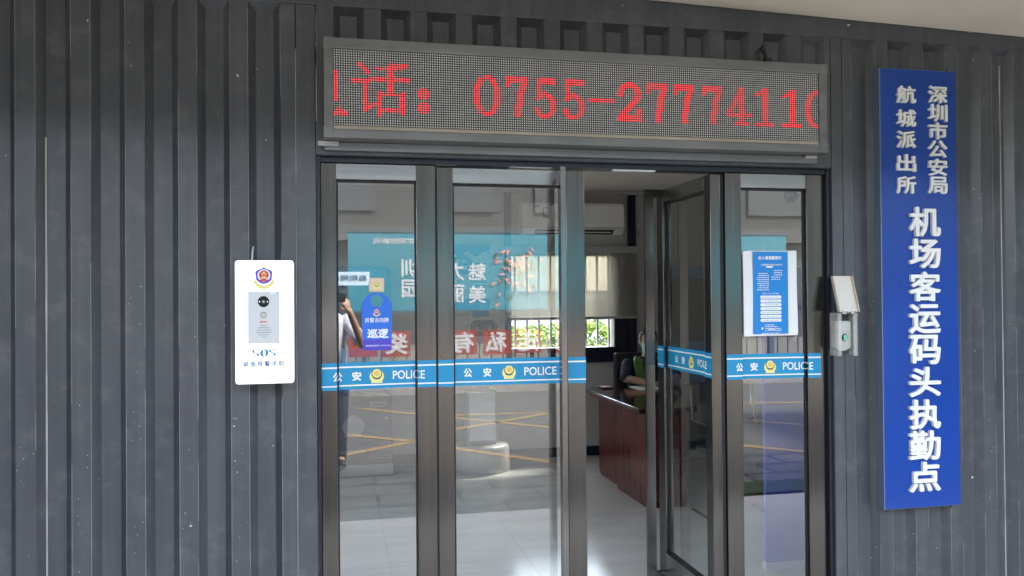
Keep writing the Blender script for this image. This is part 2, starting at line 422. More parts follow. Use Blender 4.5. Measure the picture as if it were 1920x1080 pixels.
def obj(name, g, parent=None, smooth=False, local=False, origin=None):
    me = bpy.data.meshes.new(name)
    off = Vector((0, 0, 0))
    if parent and not local: off = wpos(parent)
    o = bpy.data.objects.new(name, me)
    if not parent and not local and g.v:
        xs = [p[0] for p in g.v]; ys = [p[1] for p in g.v]; zs = [p[2] for p in g.v]
        off = Vector(origin) if origin else Vector(((min(xs)+max(xs))/2, (min(ys)+max(ys))/2, min(zs)))
        o.location = off
    me.from_pydata([tuple(Vector(p)-off) for p in g.v], [], g.f)
    for m in g.mats: me.materials.append(m)
    me.polygons.foreach_set('material_index', g.m)
    if smooth: me.polygons.foreach_set('use_smooth', [True]*len(me.polygons))
    me.update(); col.objects.link(o)
    if parent: o.parent = parent
    return o

def tag(o, label, cat, group=None):
    o['label'] = label; o['category'] = cat
    if group: o['group'] = group
    return o
def thing(name, label, cat, loc=(0, 0, 0), group=None, rz=0.):
    o = bpy.data.objects.new(name, None); col.objects.link(o); o.location = loc; o.rotation_euler = (0, 0, rz)
    o.empty_display_size = .1
    return tag(o, label, cat, group)
def struct(name, g): o = obj(name, g); o['kind'] = 'structure'; return o

def fuse(g, voxel, smooth=2):
    """one continuous surface out of overlapping pieces (single material)"""
    me = bpy.data.meshes.new('f'); me.from_pydata(g.v, [], g.f); o = bpy.data.objects.new('f', me); col.objects.link(o)
    md = o.modifiers.new('r', 'REMESH'); md.mode = 'VOXEL'; md.voxel_size = voxel
    if smooth:
        s2 = o.modifiers.new('s', 'SMOOTH'); s2.iterations = smooth; s2.factor = .5
    dg = bpy.context.evaluated_depsgraph_get(); dg.update()
    m2 = bpy.data.meshes.new_from_object(o.evaluated_get(dg))
    r = G(); r.add([v.co.copy() for v in m2.vertices], [list(p.vertices) for p in m2.polygons], g.mats[0])
    bpy.data.objects.remove(o); bpy.data.meshes.remove(me); bpy.data.meshes.remove(m2)
    return r

# ------------------------------------------------------------------ ground and street (behind the camera, seen in the glass)
g = G(); g.box(-150, 150, -160, 150, -.5, -.06, mat('ground_earth', (.10, .095, .08), .9, var=.2, scale=1)); struct('ground', g)
g = G(); g.box(-60, 60, -9.6, -3.55, -.056, -.03, ASPHALT); struct('road', g)
g = G(); g.box(-60, 60, -3.55, -2.12, -.056, 0.0, PAVERM); struct('pavement', g)
g = G(); g.box(-60, 60, -2.116, -.002, -.056, 0.004, APRONM); struct('apron', g)
g = G(); g.box(-60, 60, -12.8, -9.604, -.056, .09, CONCRETE); struct('verge', g)
def stripe(g, x0, y0, x1, y1, wd=.11):
    d = Vector((x1-x0, y1-y0)).normalized(); n = Vector((-d.y, d.x))*wd/2
    g.add([(x0+n.x, y0+n.y, -.026), (x0-n.x, y0-n.y, -.026), (x1-n.x, y1-n.y, -.026), (x1+n.x, y1+n.y, -.026)], [(0, 1, 2, 3)], YELLOW)
g = G()
for a in ((-1.2, -7.1, .82, -5.33), (-1.2, -2.95-.75, .82, -5.33), (.3, -8.2, 2.6, -5.75), (1.0, -7.2, 3.6, -7.03), (1.0, -5.75, 3.0, -7.2),
          (1.0, -5.05, 2.2, -3.62), (3.8, -7.55, 7.5, -7.0), (3.9, -6.8, 6.6, -4.2), (3.2, -5.2, 4.7, -3.6)):
    stripe(g, *a)
struct('road_markings', g)
g = G(); g.box(2.7, 6.5, -2.5, -2.13, -.05, .02, GRASSM); o = obj('grass_strip', g); o['kind'] = 'stuff'

# blue hoarding across the road
hb = thing('hoarding', 'long teal blue hoarding with big white slogan across the road', 'hoarding', (4.2, -12, .09))
g = G(); g.box(.21, 9.2, -12.06, -12.0, 1.28, 2.76, TEAL); obj('hoarding_panel', g, hb)
g = G()
for a in ((.15, 9.26, 2.762, 2.82), (.15, 9.26, 1.22, 1.278)): g.box(a[0], a[1], -12.08, -11.985, a[2], a[3], TEALD)
obj('hoarding_frame', g, hb)
for x in (.5, 3.3, 6.1, 8.9):
    g = G(); g.box(x-.05, x+.05, -12.15, -12.083, .09, 2.7, TEALD); obj('post', g, hb)
g = G()
STREETW = mat('street_print_white', (.45, .45, .44), .6)
def mtext(t, xc, zc, wd, h, y, m=STREETW, b=.02):
    """writing that faces the container (+y): turned about z"""
    s0 = len(g.v); text(g, t, -wd/2, wd/2, zc-h/2, zc+h/2, 0, m, b); g.xform(lambda p: Vector((xc-p.x, y-p.y, p.z)), s0)
for t, xc, zc in (('魅', 2.65, 2.02), ('力', 2.23, 2.02), ('深', 1.80, 2.05), ('圳', 1.37, 2.09), ('美', 2.65, 1.58), ('丽', 2.23, 1.6), ('家', 1.80, 1.65), ('园', 1.37, 1.70)):
    mtext(t, xc, zc, .34, .34, -11.994)
mtext('讲文明树新风', 1.15, 2.6, .95, .12, -11.994, b=.01)
for k in range(90):   # printed red blossom
    a = random.gauss(3.45, .22); z = random.gauss(2.0, .25)
    if not 1.35 < z < 2.65: continue
    s = random.uniform(.03, .08); t = random.uniform(0, 3.1)
    p = [(a+s*math.cos(t), z+s*math.sin(t)), (a+.4*s*math.cos(t+1.5), z+.4*s*math.sin(t+1.5)), (a-s*math.cos(t), z-s*math.sin(t)), (a-.4*s*math.cos(t+1.5), z-.4*s*math.sin(t+1.5))]
    g.add([(q[0], -11.993-.0001*k+.02, q[1]) for q in p], [(3, 2, 1, 0)], (BLOOM, BLOOM, GRASSM)[k % 3])
obj('slogan', g, hb)

g = G(); sgn = thing('service_sign', 'small white notice board on a post left of the hoarding', 'sign', (.2, -10, .09))
g.box(-.35, .53, -10.03, -10, 1.74, 1.96, POSTERL); obj('board', g, sgn)
g = G(); mtext('自助照相馆', .12, 1.86, .7, .1, -9.994, TEALD, .01); obj('lettering', g, sgn)
g = G(); g.box(.05, .13, -10.09, -10.034, .09, 1.9, TEALD); obj('post', g, sgn)

# railing with the red banner
fn = thing('street_railing', 'dark metal railing along the far kerb carrying a red banner', 'railing', (3, -9.75, .09))
g = G()
for z in (.25, 1.08): g.box(-8, 14, -9.77, -9.73, z, z+.04, TEALD)
obj('rail', g, fn)
for k in range(12):
    x = -7.6+k*1.8
    g = G(); g.box(x-.03, x+.03, -9.80, -9.774, .09, 1.15, CONCRETE); obj('post', g, fn)
g = G()
for k in range(110): g.box(-7.9+k*.2-.008, -7.9+k*.2+.008, -9.76, -9.74, .292, 1.078, TEALD)
o = obj('baluster', g, fn); o['kind'] = 'stuff'
bn = thing('red_banner', 'red cloth banner with white characters tied on the railing', 'banner', (2.3, -9.7, .58))
for k in range(8):
    xc = .94+.545*(6-k)+.02*(k % 2); g = G(); g.box(xc-.235, xc+.225, -9.722, -9.716, .58+.008*(k % 3), .99, BANRED); obj('cloth', g, bn)
g = G()
for k, t in enumerate('举报走私有重奖'): mtext(t, .94+.545*(6-k), .79, .36, .34, -9.712, b=.03)
obj('lettering', g, bn)

# building and trees beyond the hoarding
ob = thing('opposite_building', 'grey concrete building with window bands behind the hoarding', 'building', (2, -24, 0))
g = G(); g.box(-22, 30, -36, -24, -.05, 7.6, GREYB); obj('wall', g, ob)
g = G()
for z in (.2+3.2, 6.6): g.box(-22.1, 30.1, -23.998, -23.7, z, z+.5, GREYB2)
obj('floor_band', g, ob)
for k in range(13):
    for z in (1.1, 4.4):
        x = -20+k*4
        g = G(); g.box(x-1.3, x+1.3, -23.997, -23.93, z, z+1.6, WINDOWD); obj('window', g, ob)
g = G(); g.box(-22.4, 30.4, -36.4, -23.4, 7.602, 7.95, GREYB2); obj('roof', g, ob)

# canopy over the entrance
cn = thing('canopy', 'cream soffit of the canopy over the container front', 'canopy', (1.5, -.02, 2.87))
def soff(x): return 2.945-.0270*x
g = G()
X0, X1, Y0, Y1 = -14, 16, -2.25, -.012
vs = [(x, y, soff(x)+dz) for dz in (0, .22) for x, y in ((X0, Y0), (X1, Y0), (X1, Y1), (X0, Y1))]
g.add(vs, [(0, 3, 2, 1), (4, 5, 6, 7), (0, 1, 5, 4), (1, 2, 6, 5), (2, 3, 7, 6), (3, 0, 4, 7)], SOFFIT); obj('soffit', g, cn)
g = G()
vs = [(x, y, soff(x)+dz) for dz in (-.10, .26) for x, y in ((X0, Y0-.12), (X1, Y0-.12), (X1, Y0-.003), (X0, Y0-.003))]
g.add(vs, [(0, 3, 2, 1), (4, 5, 6, 7), (0, 1, 5, 4), (1, 2, 6, 5), (2, 3, 7, 6), (3, 0, 4, 7)], GREYB2); obj('fascia', g, cn)

# unseen dark blocks added on both sides to shade the rib slopes
for nm, xa, xb, lb in (('added_shade_block', -9, -3.05, 'unseen dark block added left of the container to shade its ribs'), ('added_shade_block', 6.6, 13, 'unseen dark block added right of the container to shade its ribs')):
    nu = thing(nm, lb, 'building', ((xa+xb)/2, -1.5, 0))
    g = G(); g.box(xa, xb, -5.0, .5, -.05, 2.62, SHADEBLK); obj('wall', g, nu)
    g = G(); g.box(xa, xb, -5.05, .55, 2.622, 2.68, DARKALU); obj('roof', g, nu)
# ------------------------------------------------------------------ the container office
oc = thing('container_office', 'dark grey corrugated container office with a glazed double door', 'building', (1.1, 2, 0))
DEP, TOPZ = .036, 2.79
def corrug(g, x0, x1, starts, z0, z1=TOPZ):
    """ridges at y=0, recesses at y=DEP; starts are the ridge-to-recess edges"""
    xs = sorted(s for s in starts if x0-.2 < s < x1)
    cur = x0
    def quad(a, ya, b, yb, za, zb): g.add([(a, ya, za), (b, yb, za), (b, yb, zb), (a, ya, zb)], [(0, 1, 2, 3)], PAINT)
    zr = z1-.028
    for s in xs:
        if s > cur+1e-4: quad(cur, 0, s, 0, z0, z1)
        a, b, c, d = s, s+.028, s+.100, s+.128
        g.add([(a, 0, z0), (b, DEP, z0), (b, DEP, zr), (a, 0, z1)], [(0, 1, 2, 3)], PAINT)
        g.add([(b, DEP, z0), (c, DEP, z0), (c, DEP, zr), (b, DEP, zr)], [(0, 1, 2, 3)], PAINT)
        g.add([(c, DEP, z0), (d, 0, z0), (d, 0, z1), (c, DEP, zr)], [(0, 1, 2, 3)], PAINT)
        g.add([(b, DEP, zr), (c, DEP, zr), (d, 0, z1), (a, 0, z1)], [(0, 1, 2, 3)], PAINT)
        cur = d
    if cur < x1: quad(cur, 0, x1, 0, z0, z1)
g = G(); corrug(g, -2.9, -.219, [-.3475-.2023*k for k in range(12)], .0); g.box(-2.9, -.22, .05, .09, .0, TOPZ, INWALL)
lw = obj('front_panel', g, oc); lw['label'] = 'wide corrugated panel left of the door'
g = G(); corrug(g, -.07, 2.355, [.001+.2*k for k in range(12)], 2.30); g.box(-.07, 2.355, .05, .09, 2.31, TOPZ, INWALL)
obj('front_panel', g, oc)['label'] = 'short corrugated strip above the illuminated display'
g = G(); corrug(g, 2.472, 6.5, [2.4725+.199*k for k in range(20)], .0); g.box(2.472, 6.5, .05, .09, .0, TOPZ, INWALL)
obj('front_panel', g, oc)['label'] = 'corrugated panel right of the door'
g = G(); g.box(-2.9, 6.5, -.004, .12, TOPZ+.0005, 2.99, PAINT, .003); obj('top_rail', g, oc)
g = G(); g.box(-.2175, -.158, -.0015, .12, 0, TOPZ-.001, PAINT, .002); g.box(-.155, -.0755, -.0035, .12, 0, TOPZ-.001, PAINT, .003); obj('post', g, oc)
g = G(); g.box(2.357, 2.416, -.0035, .12, 0, TOPZ-.001, PAINT, .003); g.box(2.419, 2.471, -.0015, .12, 0, TOPZ-.001, PAINT, .002); obj('post', g, oc)
g = G(); g.box(-.0735, 2.3545, -.003, .12, 2.155, 2.299, PAINT, .003); g.box(-.07, 2.35, -.006, .02, 2.1505, 2.1545, DARKALU); obj('header_beam', g, oc)
g = G()
for x0 in [-.3475-.2023*k for k in range(6)]+[2.4725+.199*k for k in range(8)]:
    for xe in (x0-.0012, x0+.1292):
        z = 0.
        while z < 2.75:
            l = random.uniform(.15, .5)
            if random.random() < .72: g.add([(xe-.0011, -.0006, z), (xe+.0011, -.0006, z), (xe+.0011, -.0006, min(z+l, 2.76)), (xe-.0011, -.0006, min(z+l, 2.76))], [(0, 1, 2, 3)], EDGEHI)
            z += l
obj('fold_highlight_lines', g, oc)  # broken pale strips that paint highlights onto the ridge folds
# pale seams and chips of the paint (wear with its own shape)
g = G()
def strip(xa, z0, z1, wd, y, m=RUST, seg=14):
    x = xa
    for k in range(seg):
        a = z0+(z1-z0)*k/seg; b = z0+(z1-z0)*(k+1)/seg; w2 = wd*random.uniform(.75, 1.15)
        g.add([(x-w2/2, y, a), (x+w2/2, y, a), (x+w2/2, y, b), (x-w2/2, y, b)], [(0, 1, 2, 3)], m)
strip(-1.1285, 0, 2.2, .008, .0318)
strip(3.315, .0, 2.7, .006, -.0008)
strip(-.1565, .0, 2.6, .0028, -.004)
def chip(x, z, a, b, ang, y=-.0045):
    p = []
    for k in range(7):
        t = 2*math.pi*k/7; rr = random.uniform(.7, 1.2)
        u, v = a*rr*math.cos(t), b*rr*math.sin(t); p.append((x+u*math.cos(ang)-v*math.sin(ang), z+u*math.sin(ang)+v*math.cos(ang)))
    g.poly(p, y, BARW)
for c in ((-.963, 2.668, .005, .003, 1.2), (-.389, 2.474, .009, .004, -1.0), (-.277, 2.209, .003, .003, 0), (2.457, 2.855, .012, .004, .1),
          (3.141, 2.86, .008, .003, .2), (3.12, .62, .006, .005, 0), (-.58, .62, .006, .004, .4), (-.41, 1.02, .005, .003, .2)): chip(*c)
for k in range(95):
    x = random.choice([-.3475-.2023*random.randint(0, 4)-random.uniform(.01, .065), 2.6715+.199*random.randint(2, 5)-random.uniform(.01, .06)])
    chip(x, abs(random.gauss(.7, .45))+.25, random.uniform(.001, .0032), random.uniform(.0008, .002), random.uniform(0, 3), -.0008)
obj('paint_chips', g, oc)
IX0, IX1, IY1, IH = -1.3, 3.6, 4.1, 2.56
g = G(); g.box(IX0-.1, IX1+.5, .004, IY1+.1, -.056, 0, FLOORM); obj('floor', g, oc)
g = G(); g.box(IX0-.1, IX1+.1, .10, IY1+.1, IH, IH+.08, INCEIL)
g.box(IX0, IX1, IY1-.05, IY1-.002, IH-.03, IH-.002, INWALL); obj('ceiling', g, oc)
g = G(); g.box(IX0-.1, IX0, .1, .3, 0, IH, INWALL); g.box(IX0-.1, IX0, 2.8, IY1, 0, IH, INWALL)
g.box(IX0-.1, IX0, .3, 2.8, 0, .5, INWALL); g.box(IX0-.1, IX0, .3, 2.8, 2.3, IH, INWALL); obj('side_wall', g, oc)  # opening left for the added window
g = G()
for y in (.3, 1.53, 2.76): g.box(IX0-.07, IX0-.03, y, y+.04, .5, 2.3, NAVY)
sw = obj('side_window', g, oc); g = G(); g.box(IX0-.055, IX0-.049, .3405, 1.5295, .5, 2.3, GLASS); g.box(IX0-.055, IX0-.049, 1.5705, 2.7595, .5, 2.3, GLASS); obj('pane', g, sw)  # unseen left window, added to let more daylight into the room
g = G(); g.box(IX1, IX1+.1, .1, IY1, 0, IH, INWALL); obj('side_wall', g, oc)
g = G(); g.box(-1.45, 6.5, -.01, 4.3, 2.995, 3.05, DARKALU); obj('roof', g, oc)
WX0, WX1, WZ0, WZ1 = 1.61, 2.65, 1.045, 1.93
g = G()
g.box(IX0-.1, WX0, IY1, IY1+.1, 0, IH, INWALL); g.box(WX1, IX1+.1, IY1, IY1+.1, 0, IH, INWALL)
g.box(WX0, WX1, IY1, IY1+.1, 0, WZ0, INWALL); g.box(WX0, WX1, IY1, IY1+.1, WZ1, IH, INWALL)
obj('rear_wall', g, oc)
g = G()
g.box(1.565, 1.625, IY1-.03, IY1-.002, .9, IH-.035, NAVY); obj('wall_trim', g, oc)
g = G(); g.box(2.80, 2.878, IY1-.03, IY1-.002, .9, IH-.035, NAVY); obj('wall_trim', g, oc)
g = G(); g.box(IX0, IX1, IY1-.02, IY1-.001, 0, .09, NAVY); obj('skirting', g, oc)
rw = obj('rear_window', G().box(1.627, 2.798, IY1-.025, IY1-.002, .9, WZ0-.001, NAVY).box(2.652, 2.798, IY1-.025, IY1-.002, WZ0, 2.0, NAVY), oc)
g = G()
for k in range(9): x = 1.68+k*.118; g.box(x-.009, x+.009, IY1+.06, IY1+.078, WZ0, WZ1, BARW)
for z in (1.31, 1.40): g.box(WX0, WX1, IY1+.0782, IY1+.09, z, z+.016, BARW)
obj('bars', g, rw)
g = G(); g.box(WX0, WX1, IY1+.03, IY1+.036, WZ0, WZ1, GLASS); obj('pane', g, rw)

# --- door set
FY = .035
g = G(); g.box(-.0725, -.058, .01, .1, 0, 2.15, DARKALU); g.box(2.337, 2.3545, .012, .1, 0, 2.15, DARKALU)
g.box(-.0575, 2.3365, .02, .1, 2.128, 2.1495, DARKALU); obj('door_surround', g, oc)
def clips(parent):
    for xa, xb, z in ((.775, .965, 2.124), (1.255, 1.46, 2.124), (.44, .53, 2.1235)):
        pass
g = G(); g.box(.77, .965, .024, .05, 2.1255, 2.1275, WHITE); g.box(1.255, 1.462, .024, .056, 2.122, 2.1275, WHITE); g.box(.44, .53, .024, .032, 2.126, 2.1275, ENGR); obj('door_stop_plate', g, oc)

def emblem(g, x, z, s, y, kind='tape'):
    """police badge, s = half height"""
    if kind == 'tape':
        g.disc(x, z-.12*s, .95*s, y, GOLD2, rz=.86*s)
        g.poly([(x-.75*s, z-.98*s), (x+.75*s, z-.98*s), (x+.62*s, z-.6*s), (x-.62*s, z-.6*s)], y-.0004, GOLD2)
        sh = [(-.62, .55), (0, .98), (.62, .55), (.7, .1), (.42, -.42), (0, -.52), (-.42, -.42), (-.7, .1)]
        g.poly([(x+a*s, z+b*s) for a, b in sh], y-.0008, TEALD)
        g.disc(x, z+.28*s, .58*s, y-.0012, GOLD2)
        g.disc(x, z+.3*s, .36*s, y-.0016, GOLD)
    else:
        for k in range(17):   # wheat wreath
            t = R(200+k*140/16); g.disc(x+.86*s*math.cos(t), z-.1*s+.86*s*math.sin(t), .17*s, y-.0001*k, GOLD2, n=8)
        sh = [(-.5, .78), (-.22, .86), (0, 1.0), (.22, .86), (.5, .78), (.8, .55), (.72, -.2), (.42, -.5), (0, -.62), (-.42, -.5), (-.72, -.2), (-.8, .55)]
        g.poly([(x+a*s, z+b*s) for a, b in sh], y-.003, NAVYP)
        g.disc(x, z+.2*s, .60*s, y-.0035, WHITE); g.disc(x, z+.24*s, .46*s, y-.004, RED)
        for dx, dz, q in ((0, .42, .11), (-.2, .3, .06), (-.1, .2, .06), (.1, .2, .06), (.2, .3, .06)): g.disc(x+dx*s, z+dz*s+.06*s, q*s, y-.0045, GOLD2, n=8)
        g.poly([(x-.3*s, z-.08*s), (x+.3*s, z-.08*s), (x+.2*s, z+.08*s), (x-.2*s, z+.08*s)], y-.0045, GOLD2)
        g.poly([(x-.42*s, z-.2*s), (x+.42*s, z-.2*s), (x+.34*s, z-.36*s), (x-.34*s, z-.36*s)], y-.0045, RED)

def sticker(parent, segs, z0, z1, txt, local, slope=0.):
    """blue sticker that follows stile and glass; segs = (x0, x1, y); txt = list of (string|'*', x0, x1)"""
    xa = segs[0][0]
    def ya(x):
        for a, b, y in segs:
            if a <= x <= b: return y
        return segs[-1][2]
    g = G(); prev = None
    sl = lambda x: slope*(x-xa)
    for a, b, y in segs:
        def q(za, zb, yy, m):
            g.add([(a, yy, za+sl(a)), (b, yy, za+sl(b)), (b, yy, zb+sl(b)), (a, yy, zb+sl(a))], [(0, 1, 2, 3)], m)
        q(z0, z1, y, TAPE); q(z0+.014, z0+.020, y-.0008, WHITE); q(z1-.024, z1-.017, y-.0008, WHITE)
        if prev is not None:
            g.add([(a, prev, z0+sl(a)), (a, y, z0+sl(a)), (a, y, z1+sl(a)), (a, prev, z1+sl(a))], [(0, 1, 2, 3)], TAPE)
        prev = y
    obj('sticker', g, parent, local=local)
    g = G(); e = G()
    zc = (z0+z1)/2-.002
    for t, a, b in txt:
        s0 = len(g.v)
        if t == '*': emblem(e, a, zc+sl(a), .033, ya(a)-.0015); continue
        h = .038 if t == 'POLICE' else .040
        text(g, t, a, b, zc-h/2, zc+h/2, 0, WHITE, .035 if t != 'POLICE' else .015, yfn=lambda x: ya(x)-.0015)
        g.xform(lambda p: Vector((p.x, p.y, p.z+sl(p.x))), s0)
    obj('lettering', g, parent, local=local); obj('police_emblem', e, parent, local=local)

def leafset(parent, x0, x1, sl, sr, y, ztop, rail, local, zb=.02):
    """glazed frame between x0 and x1 in the plane y (front), depth .05"""
    g = G(); g.box(x0, x0+sl, y, y+.05, zb, ztop, ALU, .003); obj('stile', g, parent, local=local)
    g = G(); g.box(x1-sr, x1, y, y+.05, zb, ztop, ALU, .003); obj('stile', g, parent, local=local)
    g = G(); g.box(x0+sl+.0005, x1-sr-.0005, y+.001, y+.049, ztop-rail, ztop-.0005, ALUH, .003); obj('rail', g, parent, local=local)
    g = G(); g.box(x0+sl+.0005, x1-sr-.0005, y+.001, y+.049, zb, zb+.13, ALUH, .003); obj('rail', g, parent, local=local)
    a, b, zt, zz = x0+sl, x1-sr, ztop-rail, zb+.13
    g = G()
    for q in ((a+.0005, a+.008, zz, zt), (b-.008, b-.0005, zz, zt)): g.box(q[0], q[1], y+.016, y+.034, q[2]+.0005, q[3]-.0005, GASKET)
    g.box(a+.0085, b-.0085, y+.016, y+.034, zt-.0105, zt-.0008, GASKET); g.box(a+.0085, b-.0085, y+.016, y+.034, zz+.0008, zz+.008, GASKET)
    obj('gasket', g, parent, local=local)
    g = G(); g.box(a+.0085, b-.0085, y+.022, y+.028, zz+.0085, zt-.011, GLASS); obj('glass_pane', g, parent, local=local)
def pull_handle(parent, x0, y, ztop, local):
    """tall flat bar 25 mm wide standing 100 mm off the leaf, mitred returns top and bottom"""
    g = G(); x1 = x0+.024; ya, yb, yc = y-.100, y-.052, y-.001; zb = .006
    P = [(ya, zb), (ya, ztop), (yc, ztop), (yc, ztop-.045), (yb, ztop-.045), (yb, zb+.045), (yc, zb+.045), (yc, zb)]
    n = len(P); vs = [(x0, a, b) for a, b in P]+[(x1, a, b) for a, b in P]
    g.add(vs, [[0, 1, 4, 5, 6, 7][::1] if False else [0, 1, 4, 5], [1, 2, 3, 4], [0, 5, 6, 7]] +
          [[n+0, n+5, n+4, n+1], [n+1, n+4, n+3, n+2], [n+0, n+7, n+6, n+5]] + [[i, n+i, n+(i+1) % n, (i+1) % n] for i in range(n)], HANDLE)
    obj('pull_handle', g, parent, local=local)

GY = FY+.022-.0012   # sticker plane on the glass
s1 = obj('side_window', G().box(.4352, .4412, .04, .09, 0, 2.125, GASKET), oc); s1['label'] = 'left fixed glazed side panel'
leafset(s1, -.0575, .4345, .0655, .0825, FY, 2.127, .07, False)
sticker(s1, [(-.0565, .008, FY-.0012), (.008, .352, GY), (.352, .4338, FY-.0012)], 1.149, 1.266, [('公', -.010, .030), ('安', .071, .111), ('*', .177, 0), ('POLICE', .246, .384)], False, .008)
d1 = obj('door', G().box(.45, 1.11, FY+.01, FY+.04, .004, .0195, GASKET), oc); d1['label'] = 'closed left glass door leaf'
leafset(d1, .4425, 1.1195, .07, .085, FY, 2.120, .07, False)
pull_handle(d1, .980, FY, 2.1195, False)
sticker(d1, [(.4432, .512, FY-.0012), (.512, 1.035, GY), (1.0352, 1.119, FY-.0012)], 1.151, 1.270, [('公', .559, .597), ('安', .647, .684), ('*', .765, 0), ('POLICE', .835, .986)], False, -.002)
d2 = obj('door', G(), oc, local=True); d2['label'] = 'right glass door leaf swung open into the room'
d2.location = Vector((1.742, .04, 0))-Vector(oc.location); d2.rotation_euler = (0, 0, R(-90))
g = G().box(-.66, -.01, .01, .04, .004, .0195, GASKET)
d2.data.from_pydata([tuple(p) for p in g.v], [], g.f); d2.data.materials.append(GASKET); d2.data.update()
leafset(d2, -.672, 0, .085, .07, 0, 2.120, .07, True)
pull_handle(d2, -.672+.085-.024, 0, 2.1195, True)
sticker(d2, [(-.671, -.587, -.0012), (-.587, -.07, .0208), (-.07, -.0006, -.0012)], 1.151, 1.270, [('公', -.48, -.44), ('安', -.395, -.355), ('*', -.275, 0), ('POLICE', -.2, -.05)], True)
s2 = obj('side_window', G().box(1.797, 1.8125, .05, .09, 0, 2.125, GASKET), oc); s2['label'] = 'right fixed glazed side panel with a notice'
leafset(s2, 1.8145, 2.3355, .0825, .0945, FY, 2.127, .07, False)
sticker(s2, [(1.8152, 1.897, FY-.0012), (1.897, 2.241, GY), (2.241, 2.311, FY-.0012)], 1.143, 1.262, [('公', 1.862, 1.899), ('安', 1.948, 1.987), ('*', 2.051, 0), ('POLICE', 2.119, 2.267)], False, -.006)

# ------------------------------------------------------------------ LED display above the door
ld = thing('led_display', 'long illuminated message board with red numerals above the glass doors', 'display', (1.11, -.06, 2.205))
LX0, LX1, LZ0, LZ1 = 0.0, 2.22, 2.2605, 2.5765
PX = (LX1-LX0)/224; PZ = (LZ1-LZ0)/32
YF = -.121
g = G()
g.box(-.0385, 2.262, YF, -.005, LZ1, 2.621, LEDFRAME, .004)
g.box(-.0385, 2.262, YF, -.005, 2.2065, 2.2440, LEDFRAME, .004)
g.box(-.0380, LX0, YF+.001, -.006, 2.2445, LZ1-.0005, LEDFRAME, .003)
g.box(LX1, 2.2615, YF+.001, -.006, 2.2445, LZ1-.0005, LEDFRAME, .003)
g.box(-.0385, 2.262, -.03, -.006, 2.17, 2.206, LEDFRAME, .003)
for xa in (-.0405, 2.223):
    for za in (LZ1-.002, 2.2055): g.box(xa, xa+.041, YF-.0025, -.02, za, za+.048, LEDFRAME, .004)
obj('frame', g, ld)
g = G(); vs = [(LX0-.002, YF+.002, 2.2442), (LX1+.002, YF+.002, 2.2442), (LX1+.002, YF+.014, LZ0), (LX0-.002, YF+.014, LZ0)]
g.add(vs, [(0, 1, 2, 3)], LEDLIP); obj('lower_lip', g, ld)
g = G(); g.box(LX0+.0005, LX1-.0005, YF+.012, YF+.03, LZ0+.0005, LZ1-.0006, LEDPANEL); obj('screen_panel', g, ld)
rows = [[0]*224 for _ in range(32)]
def seg(x0, y0, ax, ay, bx, by, hw, xo):
    for r in range(32):
        for c in range(224):
            px, py = c-xo, r-y0
            dx, dy = bx-ax, by-ay; l = dx*dx+dy*dy
            t = 0 if l == 0 else max(0, min(1, ((px-ax)*dx+(py-ay)*dy)/l))
            if math.hypot(px-ax-t*dx, py-ay-t*dy) <= hw: rows[r][c] = 1
def lit(xo, y0, fn, wd=14, h=20):
    for r in range(h):
        for c in range(wd):
            if 0 <= xo+c < 224 and 0 <= y0+r < 32 and fn(c, r): rows[y0+r][xo+c] = 1
def lineset(*ss):
    def f(x, y):
        for ax, ay, bx, by, hw in ss:
            dx, dy = bx-ax, by-ay; l = dx*dx+dy*dy
            t = 0 if l == 0 else max(0, min(1, ((x-ax)*dx+(y-ay)*dy)/l))
            if math.hypot(x-ax-t*dx, y-ay-t*dy) <= hw: return True
        return False
    return f
el = lambda x, y, cx, cy2, rx, ry: ((x-cx)/rx)**2+((y-cy2)/ry)**2 <= 1
def d0(x, y): return el(x, y, 5.5, 8.5, 6.1, 9.3) and not el(x, y, 5.5, 8.5, 2.9, 7.1)
def d7(x, y): return (0 <= y <= 2 and 0 <= x <= 9) or (0 <= x <= 1 and y <= 4) or lineset((8.3, 2, 6, 7, 1.4), (6, 7, 5, 17, 1.5))(x, y)
def d5(x, y):
    if 1 <= x <= 9 and 0 <= y <= 2: return True
    if 1 <= x <= 2 and y <= 9: return True
    return el(x, y, 4.4, 11.8, 5.4, 5.9) and not el(x, y, 4.1, 11.8, 2.5, 4.0) and not (x < 3 and 9 < y < 13)
def d2g(x, y):
    if y <= 6 and el(x, y, 5.5, 5.2, 5.7, 5.5) and not el(x, y, 5.2, 5.4, 2.9, 3.4): return True
    if lineset((9.6, 6, 7.5, 9.2, 1.5), (7.5, 9.2, 1.5, 15.5, 1.4))(x, y): return True
    return (15 <= y <= 17 and 0 <= x <= 11) or (9 <= x <= 11 and 12 <= y) and y <= 17
def d4(x, y): return (6 <= x <= 8 and y <= 17) or lineset((7, .5, .8, 12, 1.2))(x, y) or (12 <= y <= 13 and 0 <= x <= 12) or (16 <= y <= 17 and 4 <= x <= 10)
def d1g(x, y): return (4 <= x <= 6 and y <= 17) or lineset((.8, 3, 4, 1.2, .9))(x, y) or (16 <= y <= 17 and 0 <= x <= 9)
dm = lambda x, y: 8 <= y <= 9 and 0 <= x <= 11
GL = {'0': d0, '7': d7, '5': d5, '2': d2g, '4': d4, '1': d1g, '-': dm}
for ch, xo in zip('0755-27774110', (59, 73, 86, 99, 111, 124, 138, 151, 165, 177, 191, 205, 217)): lit(xo, 8, GL[ch], 14, 18)
lit(0, 0, lambda x, y: (x <= 1 and 9 <= y <= 21) or (22 <= y <= 27 and x <= (y-21)*.9 and x >= (27-y)*.5) or (26 <= y <= 27 and x <= 5), 7, 32)
